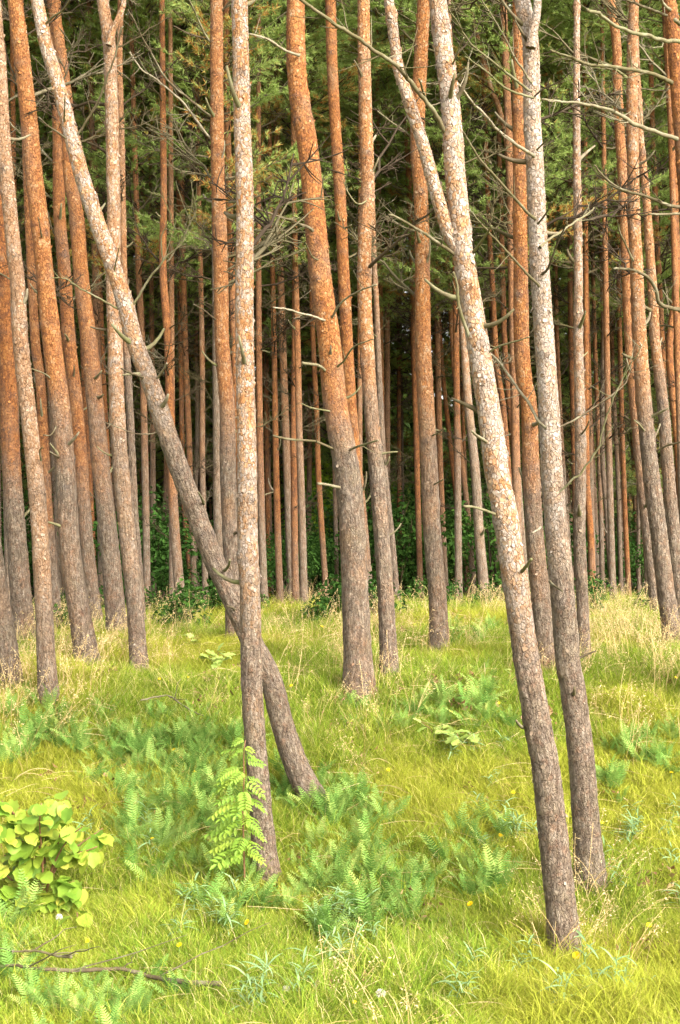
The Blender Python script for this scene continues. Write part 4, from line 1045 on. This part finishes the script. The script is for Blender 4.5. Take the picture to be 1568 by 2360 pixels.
for v, a, s in [(1972, 3.3, .20), (1965, 2.6, .17), (1955, -.6, .19), (1950, -2.5, .21), (1940, 3.0, .23), (1930, -1.0, .2), (1925, 3.6, .2), (1905, .1, .19), (1900, 2.9, .22), (1888, -2.2, .19), (1880, -.4, .18), (1865, 3.2, .21), (1850, -2.7, .2), (1845, -.2, .2), (1832, 2.8, .19), (1822, -1.6, .17), (1815, .3, .18), (1805, 3.4, .2), (1792, -.5, .19), (1785, 2.7, .19), (1765, -2.6, .15), (1755, 0, .16), (1735, 3.0, .13), (1722, -.8, .1), (1712, 2.6, .1)]:
    i = int(np.argmin(np.abs(st[:, 2] - P(0, v, rd)[2])))
    for a2, s2 in ((a, s * .92), (a + rng.uniform(.5, 1.0), s * .75)):
        if math.cos(a2) > .2: s2 *= .72
        part('leaf', CLEAF[rng.integers(5)], rw, st[i] - rb + (0, 0, rng.normal(0, .01)), (rng.normal(0, .3) + .25 * math.cos(a2), rng.uniform(-.05, .5), a2 + rng.normal(0, .15)), s2)

def lobed_leaf(seed):
    r = np.random.default_rng(seed)
    t = np.linspace(0, 1, 13); w = .30 * np.sin(np.pi * (.08 + .88 * t)) ** .8 * (.6 + .55 * t) * (1 + .33 * np.cos(t * 6 * np.pi + 2.8))
    z = -.25 * t ** 2 * r.uniform(.3, 1.2)
    V = np.vstack([np.stack([t, -w, z + .2 * w], 1), np.stack([t, 0 * t, z], 1), np.stack([t, w, z + .2 * w], 1)])
    F = [(i, i + 1, 14 + i, 13 + i) for i in range(12)] + [(13 + i, 14 + i, 27 + i, 26 + i) for i in range(12)]
    return mk("leaf", V, [np.array(F)], [M_OAK], attrs={'rnd': np.full(39, .5)})
OLEAF = [lobed_leaf(570 + i) for i in range(3)]
for u, v, nl, sz, lab in [(1062, 1735, 17, .13, "pale yellow green oak seedling with lobed leaves in the open grass centre right"), (505, 1545, 12, .11, "small pale oak seedling in far grass left of the crossing trunks"), (440, 1500, 8, .10, "little leafy seedling near the forest edge left of the crossing trunks"),
                          (1010, 1705, 6, .10, "oak seedling just left of the largest pale oak seedling"), (1062, 1470, 8, .12, "leafy seedling in far grass by the forked pine's middle"), (1165, 1590, 5, .1, "small leafy seedling left of the forked pine beyond the ferns")]:
    p = on_ground(u, v); t = thing('oak_seedling', lab, 'seedling', p, rng.uniform(0, 6))
    for b in range(3):
        a = b * 2.1 + rng.uniform(0, 1); e = np.array((math.cos(a) * .12, math.sin(a) * .08, rng.uniform(.08, .15)))
        mb = MB(); mb.tube([(0, 0, -.03), e * .5 + (0, 0, .02), e], .003, 4); part('stem', mb.mesh("stem", [M_STEM]), t)
        for j in range(nl // 3 + 1):
            part('leaf', OLEAF[rng.integers(3)], t, e * rng.uniform(.6, 1), (rng.normal(0, .35), rng.normal(-.1, .35), rng.uniform(0, 6.28)), sz * rng.uniform(.7, 1.1))

# ------------------------------------------------------------------ yellow flowers and seed heads
def flower_head():
    r = np.random.default_rng(3); mb = MB()
    for ring, (n, L, e) in enumerate([(14, 1.0, .25), (12, .75, .6), (8, .45, 1.0)]):
        for i in range(n):
            a = i / n * 6.283 + ring * .2; d = np.array((math.cos(a) * math.cos(e), math.sin(a) * math.cos(e), math.sin(e))); w = np.array((-math.sin(a), math.cos(a), 0)) * .16
            mb.add([-w * .4, w * .4, d * L * .9 + w, d * L, d * L * .9 - w], [(4, 2, 3)], [(0, 1, 2, 4)], 0, r.random())
    mb.tube([(0, 0, -.5), (0, 0, -.2), (0, 0, .05)], [.12, .3, .25], 8, m=1)
    return mb.mesh("flower_head", [M_YELLOW, M_GSTEM], False)
FH = flower_head()
FLOWERS = [(402, 1738, .012, "yellow flower on the fern bank, upper one of two"), (408, 1775, .013, "yellow flower on the fern bank, lower one of two"), (306, 1895, .013, "yellow flower right of the hazel bush top"), (352, 1943, .011, "yellow flower among ferns between hazel bush and rowan sapling"),
 (222, 1945, .009, "yellow flower close to the hazel bush's right hand leaves"), (570, 2135, .012, "yellow flower below the ferns of the upright trunk's foot"), (414, 2198, .010, "yellow flower alone in the near grass left of centre"), (1160, 1908, .013, "yellow flower left of the forked pine, upper of two"), (1155, 1938, .013, "yellow flower left of the forked pine, lower of two"),
 (1084, 2098, .013, "yellow flower in grass left of the forked pine's foot"), (1328, 2232, .014, "yellow flower beside the forked pine's foot"), (1496, 2150, .012, "yellow flower at lower right in open grass"), (1388, 1905, .008, "small yellow flower right of the shaggy grey pine's foot"), (1548, 1790, .010, "yellow flower among ferns at the right edge"),
 (895, 1785, .010, "yellow flower right of the slanting trunk's foot"), (1183, 1836, .010, "yellow flower in yellow grass left of the forked pine's lower half"), (742, 1460, .013, "yellow flower in far grass below the thickest trunk's left side"), (475, 1437, .014, "yellow flower at the forest edge left of the crossing trunks"),
 (368, 1580, .010, "yellow flower in far grass above the fern bank"), (434, 1575, .009, "yellow flower in far grass right of the forked slim pine's foot"), (672, 1588, .011, "yellow flower seen just right of the crossing trunks"), (50, 1685, .011, "yellow flower in straw grass at the far left"), (69, 1493, .012, "yellow flower at the dark orange pine's foot"),
 (1040, 1645, .010, "yellow flower in the fern patch right of the thickest trunk"), (1558, 1575, .010, "yellow flower in tall grass at the far right"), (202, 2192, .008, "tiny yellow flower low at left beneath the hazel sprout"), (818, 2330, .008, "tiny yellow flower at the bottom edge"), (1150, 1632, .008, "tiny yellow flower by the forked pine beyond the ferns"), (450, 1790, .008, "tiny yellow flower on the bank near the rowan sapling")]
for u, v, s, lab in FLOWERS:
    h = rng.uniform(.12, .26)
    p0 = on_ground(u, v); d = p0[1] - .1
    top = P(u, v, d); bx = top[0] + rng.normal(0, .02); g = g1(bx, d); top[2] = max(top[2], g + .08)
    base = np.array((bx, d, g))
    if top[2] - g > .5: base[1] = d = p0[1] - .02; top = np.array((p0[0], d, g1(p0[0], d) + h)); base = np.array((p0[0], d, g1(p0[0], d)))
    t = thing('yellow_flower', lab, 'flower', base)
    mb = MB(); mb.tube(np.array([base - (0, 0, .03), (base + top) / 2 + (rng.normal(0, .01), 0, 0), top]) - base, .0018, 4)
    part('stem', mb.mesh("stem", [M_GSTEM]), t)
    part('flower_head', FH, t, top - base, (rng.uniform(.1, .9), rng.normal(0, .3), 0), s * 1.35)
def fluff():
    r = np.random.default_rng(5); mb = MB()
    for _ in range(160):
        d = r.normal(size=3); d[2] = abs(d[2]) * .9 - .3; d /= np.linalg.norm(d); w = np.cross(d, r.normal(size=3)); w /= np.linalg.norm(w)
        mb.add([-w * .02, w * .02, d * .9 + w * .05, d * 1.0 + w * .13, d * 1.02 - w * .13, d * .9 - w * .05], None, [(0, 1, 2, 5), (5, 2, 3, 4)], 0, r.random())
    return mb.mesh("seed_head", [M_FLUFF], False)
FL = fluff()
for u, v, s, lab in [(660, 2280, .018, "white fluffy seed head at the bottom, left one of two"), (878, 2290, .022, "white fluffy seed head at the bottom on its own stalk, right one of two"), (137, 2113, .017, "white seed head just under the hazel bush")]:
    p0 = on_ground(u, v + 45); d = p0[1]; top = P(u, v, d); base = np.array((p0[0] - .02, d, g1(p0[0] - .02, d)))
    t = thing('seed_head_flower', lab, 'flower', base)
    mb = MB(); mb.tube(np.array([base - (0, 0, .03), (base + top) / 2 + (.01, 0, 0), top]) - base, .0018, 4); part('stem', mb.mesh("stem", [M_GSTEM]), t)
    part('seed_head', FL, t, top - base, (0, 0, 0), s)

# ------------------------------------------------------------------ fallen dead boughs
def fallen(lab, uv, w0, w1, lift, twigs, name='fallen_branch'):
    pts = []
    for u, v in uv:
        p = on_ground(u, v); p[2] += lift; pts.append(p)
    base = pts[0].copy(); base[2] -= lift
    ln = smooth_line(pts, 10 * len(pts)); n = len(ln); r = np.random.default_rng(hash_(lab) % 9999)
    ln[1:-1] += np.convolve(r.normal(0, 1, 3 * n), np.ones(9) / 9, 'same')[:3 * n].reshape(3, n).T[1:-1] * .012
    for i in range(n): ln[i, 2] = max(ln[i, 2], g1(ln[i, 0], ln[i, 1]) + .01)
    t = thing(name, lab, 'branch', base)
    mb = MB(); mb.tube(ln - base, np.linspace(w0, w1, n) / 2 * (1 + .12 * np.sin(np.cumsum(r.normal(0, .5, n)))), 8); part('bough', mb.mesh("bough", [M_DEAD]), t)
    for _ in range(twigs):
        i = r.integers(2, n - 2); d = (ln[i + 1] - ln[i - 1]); d = d / np.linalg.norm(d) * .7 + r.normal(0, .5, 3); d[2] = abs(d[2]) * .8
        l = r.uniform(.12, .4); s = np.linspace(0, 1, 6)[:, None]; p = ln[i] + d * l * s + r.normal(0, .008, (6, 3)) * s
        mb = MB(); mb.tube(p - base, .0045 * (1 - .7 * s[:, 0]), 5); part('twig', mb.mesh("twig", [M_DEAD]), t)
fallen("grey fallen dead bough lying across ferns at the bottom left", [(-60, 2262), (20, 2268), (100, 2276), (190, 2282), (270, 2278), (330, 2285), (420, 2305), (510, 2312)], .014, .022, .08, 6)
fallen("thinner forked dead bough above the grey one at the bottom left", [(-60, 2235), (20, 2245), (100, 2252), (165, 2265)], .008, .012, .11, 7)
fallen("thin bare twig lying in grass above the fern bank", [(325, 1652), (385, 1642), (425, 1665), (470, 1690)], .012, .008, .12, 2)
fallen("pale fallen pole leaning low between thin trunks at right", [(1360, 1388), (1385, 1392), (1420, 1398)], .05, .04, .1, 0)

# ------------------------------------------------------------------ grass, straw and litter
def tuft_mesh(seed, n, h0, h1, w, rad, droop, comb):
    r = np.random.default_rng(seed); m = 4; s = np.linspace(0, 1, m)
    a = r.uniform(0, 6.283, n); rr = rad * np.sqrt(r.random(n)); b = r.uniform(0, 6.283, n)
    dirx = np.cos(b) * (1 - comb) + comb; diry = np.sin(b) * (1 - comb); q = np.hypot(dirx, diry) + 1e-6; dirx /= q; diry /= q
    L = r.uniform(h0, h1, n); el = np.radians(r.uniform(40, 88, n)); dr = r.uniform(.3, 1.0, n) * droop
    ang = el[:, None] - dr[:, None] * s[None] ** 1.2
    hx = np.concatenate([np.zeros((n, 1)), np.cumsum(np.cos(ang[:, :-1]), 1)], 1) / (m - 1) * L[:, None]
    hz_ = np.concatenate([np.zeros((n, 1)), np.cumsum(np.sin(ang[:, :-1]), 1)], 1) / (m - 1) * L[:, None]
    X = (rr * np.cos(a))[:, None] + hx * dirx[:, None]; Y = (rr * np.sin(a))[:, None] + hx * diry[:, None]; Z = np.maximum(hz_ - .015, -.015)
    W = w * r.uniform(.6, 1.3, n)[:, None] * (1 - s[None] ** 1.5) + .0003
    wa = r.uniform(0, 6.283, n)[:, None]
    px, py = np.cos(wa) * W, np.sin(wa) * W
    V = np.stack([np.stack([X - px, Y - py, Z], -1), np.stack([X + px, Y + py, Z], -1)], 2).reshape(-1, 3)
    F = []
    k = np.arange(n)[:, None] * m * 2
    for i in range(m - 1): F.append(k + np.array((2 * i, 2 * i + 1, 2 * i + 3, 2 * i + 2)))
    col = np.clip(r.beta(1.6, 2.6, n) + (r.random(n) < .10) * .5, 0, 1)
    return mk("tuft", V, [np.vstack(F)], [M_GRASS], attrs={'rnd': np.repeat(np.clip(col[:, None] + .12 * s[None], 0, 1), 2, 1).ravel()})

def straw_mesh(seed, n, h0, h1, rad, lean):
    r = np.random.default_rng(seed); mb = MB()
    for _ in range(n):
        a = r.uniform(0, 6.283); o = np.array((math.cos(a), math.sin(a), 0)) * rad * math.sqrt(r.random())
        b = r.normal(0, .9) + 0.3; L = r.uniform(h0, h1); le = lean * r.uniform(.3, 1.3); s = np.linspace(0, 1, 6)
        hx = L * le * s ** 1.7; zz = L * s * (1 - .35 * le * s)
        p = o + np.stack([hx * math.cos(b), hx * math.sin(b), zz - .02], 1); col = r.random()
        wv = np.array((math.cos(a * 3), math.sin(a * 3), 0)) * .0011
        V = np.stack([p - wv, p + wv], 1).reshape(-1, 3)
        mb.add(V, None, [(2 * i, 2 * i + 1, 2 * i + 3, 2 * i + 2) for i in range(5)], 0, col * .7)
        for k in range(r.integers(8, 15)):
            q = r.uniform(.70, 1.0); c = np.array([np.interp(q, s, p[:, j]) for j in range(3)])
            d = np.array((math.cos(b), math.sin(b), 0)) * .5 + r.normal(0, .55, 3); d /= np.linalg.norm(d)
            l = r.uniform(.009, .02); w = np.cross(d, r.normal(size=3)); w /= np.linalg.norm(w); w *= .0022
            c = c + d * r.uniform(0, .022)
            mb.add([c, c + d * l * .4 + w, c + d * l, c + d * l * .4 - w], None, [(0, 1, 2, 3)], 0, .35 + .65 * r.random())
    return mb.mesh("straw", [M_STRAW], False)

def litter_mesh(seed):
    r = np.random.default_rng(seed); mb = MB()
    for _ in range(14):
        o = r.normal(0, .05, 3); o[2] = r.uniform(.005, .06); d = r.normal(size=3); d[2] *= .35; d /= np.linalg.norm(d); w = np.cross(d, r.normal(size=3)); w /= np.linalg.norm(w); l = r.uniform(.015, .05)
        mb.add([o, o + d * l * .5 + w * l * .3, o + d * l + (0, 0, .01), o + d * l * .5 - w * l * .3], None, [(0, 1, 2, 3)], 0, r.random())
    return mb.mesh("litter", [M_LITTER], False)

def hidden_collection(name, meshes):
    c = bpy.data.collections.new(name)
    for i, m in enumerate(meshes):
        c.objects.link(bpy.data.objects.new("%s_%02d" % (name, i), m))
    return c

def scatter(name, pts, scale, idx, coll, tilt=.15, tint=None, rz=None):
    n = len(pts)
    me = bpy.data.meshes.new(name); me.vertices.add(n); me.vertices.foreach_set("co", np.asarray(pts, np.float32).ravel())
    rot = np.stack([rng.normal(0, tilt, n), rng.normal(0, tilt, n), rng.uniform(0, 6.283, n) if rz is None else rz], 1).astype(np.float32)
    for k, ty, v in (('rot', 'FLOAT_VECTOR', rot.ravel()), ('scl', 'FLOAT', np.asarray(scale, np.float32)), ('tint', 'FLOAT', np.asarray(tint if tint is not None else np.zeros(n), np.float32))):
        at = me.attributes.new(k, ty, 'POINT'); at.data.foreach_set("vector" if ty == 'FLOAT_VECTOR' else "value", v)
    at = me.attributes.new('idx', 'INT', 'POINT'); at.data.foreach_set("value", np.asarray(idx, np.int32))
    o = link(bpy.data.objects.new(name, me)); o['kind'] = 'stuff'
    ng = bpy.data.node_groups.new(name + "_scatter", 'GeometryNodeTree')
    ng.interface.new_socket('Geometry', in_out='INPUT', socket_type='NodeSocketGeometry'); ng.interface.new_socket('Geometry', in_out='OUTPUT', socket_type='NodeSocketGeometry')
    A = ng.nodes.new; L = ng.links.new
    gi, go = A('NodeGroupInput'), A('NodeGroupOutput')
    ip = A('GeometryNodeInstanceOnPoints'); ci = A('GeometryNodeCollectionInfo')
    ci.inputs['Collection'].default_value = coll; ci.inputs['Separate Children'].default_value = True; ci.inputs['Reset Children'].default_value = True
    def na(nm, ty):
        x = A('GeometryNodeInputNamedAttribute'); x.data_type = ty; x.inputs['Name'].default_value = nm; return x.outputs[0]
    er = A('FunctionNodeEulerToRotation'); L(na('rot', 'FLOAT_VECTOR'), er.inputs[0])
    L(gi.outputs[0], ip.inputs['Points']); L(ci.outputs[0], ip.inputs['Instance']); ip.inputs['Pick Instance'].default_value = True
    L(na('idx', 'INT'), ip.inputs['Instance Index']); L(er.outputs[0], ip.inputs['Rotation']); L(na('scl', 'FLOAT'), ip.inputs['Scale'])
    L(ip.outputs[0], go.inputs[0])
    md = o.modifiers.new("scatter", 'NODES'); md.node_group = ng
    return o

def wedge(n, y0, y1, margin=.9, k=.30):
    y = np.sqrt(rng.uniform(y0 ** 2, y1 ** 2, n)) if y0 > 0 else rng.uniform(y0, y1, n)
    x = rng.uniform(-1, 1, n) * (k * y + margin)
    return x, y

SHORT = [tuft_mesh(600 + i, 54, .035, .10, .0014, .07, 1.6, .25) for i in range(5)]
LONG = [tuft_mesh(610 + i, 44, .08, .19, .0015, .07, 2.1, .3) for i in range(5)]
gc = hidden_collection("tuft", SHORT + LONG)
x = []; y = []
for n_, a, b in ((13000, 3.6, 7.0), (18000, 7.0, 10.5), (11000, 10.5, 15.0), (3000, 15.0, 24.0)):
    xx, yy = wedge(n_, a, b); x.append(xx); y.append(yy)
x = np.concatenate(x); y = np.concatenate(y); z = G(x, y)
pn = np.stack([x, y, 0 * x], 1)
dryn = fbm(pn * .9, 3, 21); longn = fbm(pn * 1.1, 3, 31)
tint = np.clip(sstep(.45, .70, dryn) * .7 + .12 * sstep(8.5, 11, y) * sstep(.35, .6, dryn) + rng.normal(0, .08, len(x)), 0, 1)
plong = np.clip(.16 + 1.2 * (longn - .45) + .25 * sstep(8.3, 10.5, y), .05, .8)
idx = np.where(rng.random(len(x)) < plong, 5 + rng.integers(0, 5, len(x)), rng.integers(0, 5, len(x)))
flow = 1.6 * np.pi * vnoise(pn * .55, 51) + rng.normal(0, .7, len(x))
cl_ = vnoise(pn * 6.5, 81); scatter("grass", np.stack([x, y, z], 1), rng.uniform(.75, 1.25, len(x)) * (.55 + .9 * cl_) * np.where(y > 14, 1.25, 1.0), idx, gc, .14, tint, flow)

STRAW = [straw_mesh(620 + i, 9, .25, .5, .10, .55) for i in range(5)]
sc_ = hidden_collection("straw", STRAW)
x, y = wedge(6500, 4.5, 15.5)
q = fbm(np.stack([x, y, 0 * x], 1) * .8, 3, 61)
den = (.06 + .55 * sstep(8.6, 10.2, y) * (1 - .5 * sstep(12.5, 15, y))) * sstep(.36, .58, q) + .35 * sstep(.6, .75, q)
den = den + .5 * ((x > 1.6) & (y > 8.0) & (y < 12)) + .55 * ((x < -1.9) & (y > 8.0) & (y < 10.6)) + .3 * ((x > .9) & (x < 1.6) & (y > 5.6) & (y < 6.8))
m = rng.random(len(x)) < den * .21
x, y = x[m], y[m]
ex, ey = [], []
for k_ in ('F', 'R', 'T1', 'T2', 'TZ', 'T4', 'M3', 'M4', 'R0', 'R2', 'R4', 'R6', 'T0', 'R3', 'far16', 'far7', 'far11', 'far6'):
    b = TREES[k_]['base']; nn = 7
    a = rng.uniform(0, 6.283, nn); rr = rng.uniform(.1, .4, nn); ex.append(b[0] + rr * np.cos(a)); ey.append(b[1] + rr * np.sin(a))
x = np.concatenate([x] + ex); y = np.concatenate([y] + ey)
scatter("dry_grass", np.stack([x, y, G(x, y)], 1), rng.uniform(.7, 1.15, len(x)), rng.integers(0, 5, len(x)), sc_, .16, None, rng.normal(0.6, 1.2, len(x)))

def lying_mesh(seed):
    r = np.random.default_rng(seed); mb = MB()
    for _ in range(3):
        L = r.uniform(.18, .45); s = np.linspace(0, 1, 7); a = r.normal(0, .5); k = r.normal(0, .5); hh = r.uniform(.0, .07)
        p = np.stack([L * s * np.cos(a + k * s), L * s * np.sin(a + k * s), .03 + hh * np.sin(np.pi * (s * .75 + .1))], 1) + r.normal(0, .03, 3) * (1, 1, 0)
        w = np.array((0, 0, 1.)) * r.uniform(.0006, .0011)
        mb.add(np.stack([p - w, p + w], 1).reshape(-1, 3), None, [(2 * i, 2 * i + 1, 2 * i + 3, 2 * i + 2) for i in range(6)], 0, r.uniform(.3, 1))
    return mb.mesh("lying", [M_STRAW], False)
ly_ = hidden_collection("lying", [lying_mesh(660 + i) for i in range(5)])
x, y = wedge(2000, 4.2, 13)
m = rng.random(len(x)) < .25 + .9 * sstep(.42, .62, fbm(np.stack([x, y, 0 * x], 1) * 1.5, 3, 91)); x, y = x[m], y[m]
scatter("fallen_straw", np.stack([x, y, G(x, y)], 1), rng.uniform(.6, 1.2, len(x)), rng.integers(0, 5, len(x)), ly_, .12)

lc = hidden_collection("litter", [litter_mesh(640 + i) for i in range(3)])
lx, ly = wedge(2600, 4.5, 15)
mm = fbm(np.stack([lx, ly, 0 * lx], 1) * 2.2, 2, 71) > .58
lx, ly = lx[mm], ly[mm]
fx, fy = wedge(2600, 15, 30)
lx = np.concatenate([lx, fx]); ly = np.concatenate([ly, fy])
scatter("leaf_litter", np.stack([lx, ly, G(lx, ly)], 1), rng.uniform(.7, 1.4, len(lx)), rng.integers(0, 3, len(lx)), lc, .1)

# low leafy plants along the edge of the stand
for i in range(26):
    u = rng.uniform(0, 1568); d = rng.uniform(12.3, 16.5); xx = (u - 784) / FP * d
    t = thing('undergrowth_plant', "low leafy plant " + gap(u), 'plant', (xx, d, g1(xx, d)), rng.uniform(0, 6), "low leafy plants " + gap(u), sc=rng.uniform(.5, 1.0))
    part('foliage', LOWB[i % 2], t, kind='stuff')
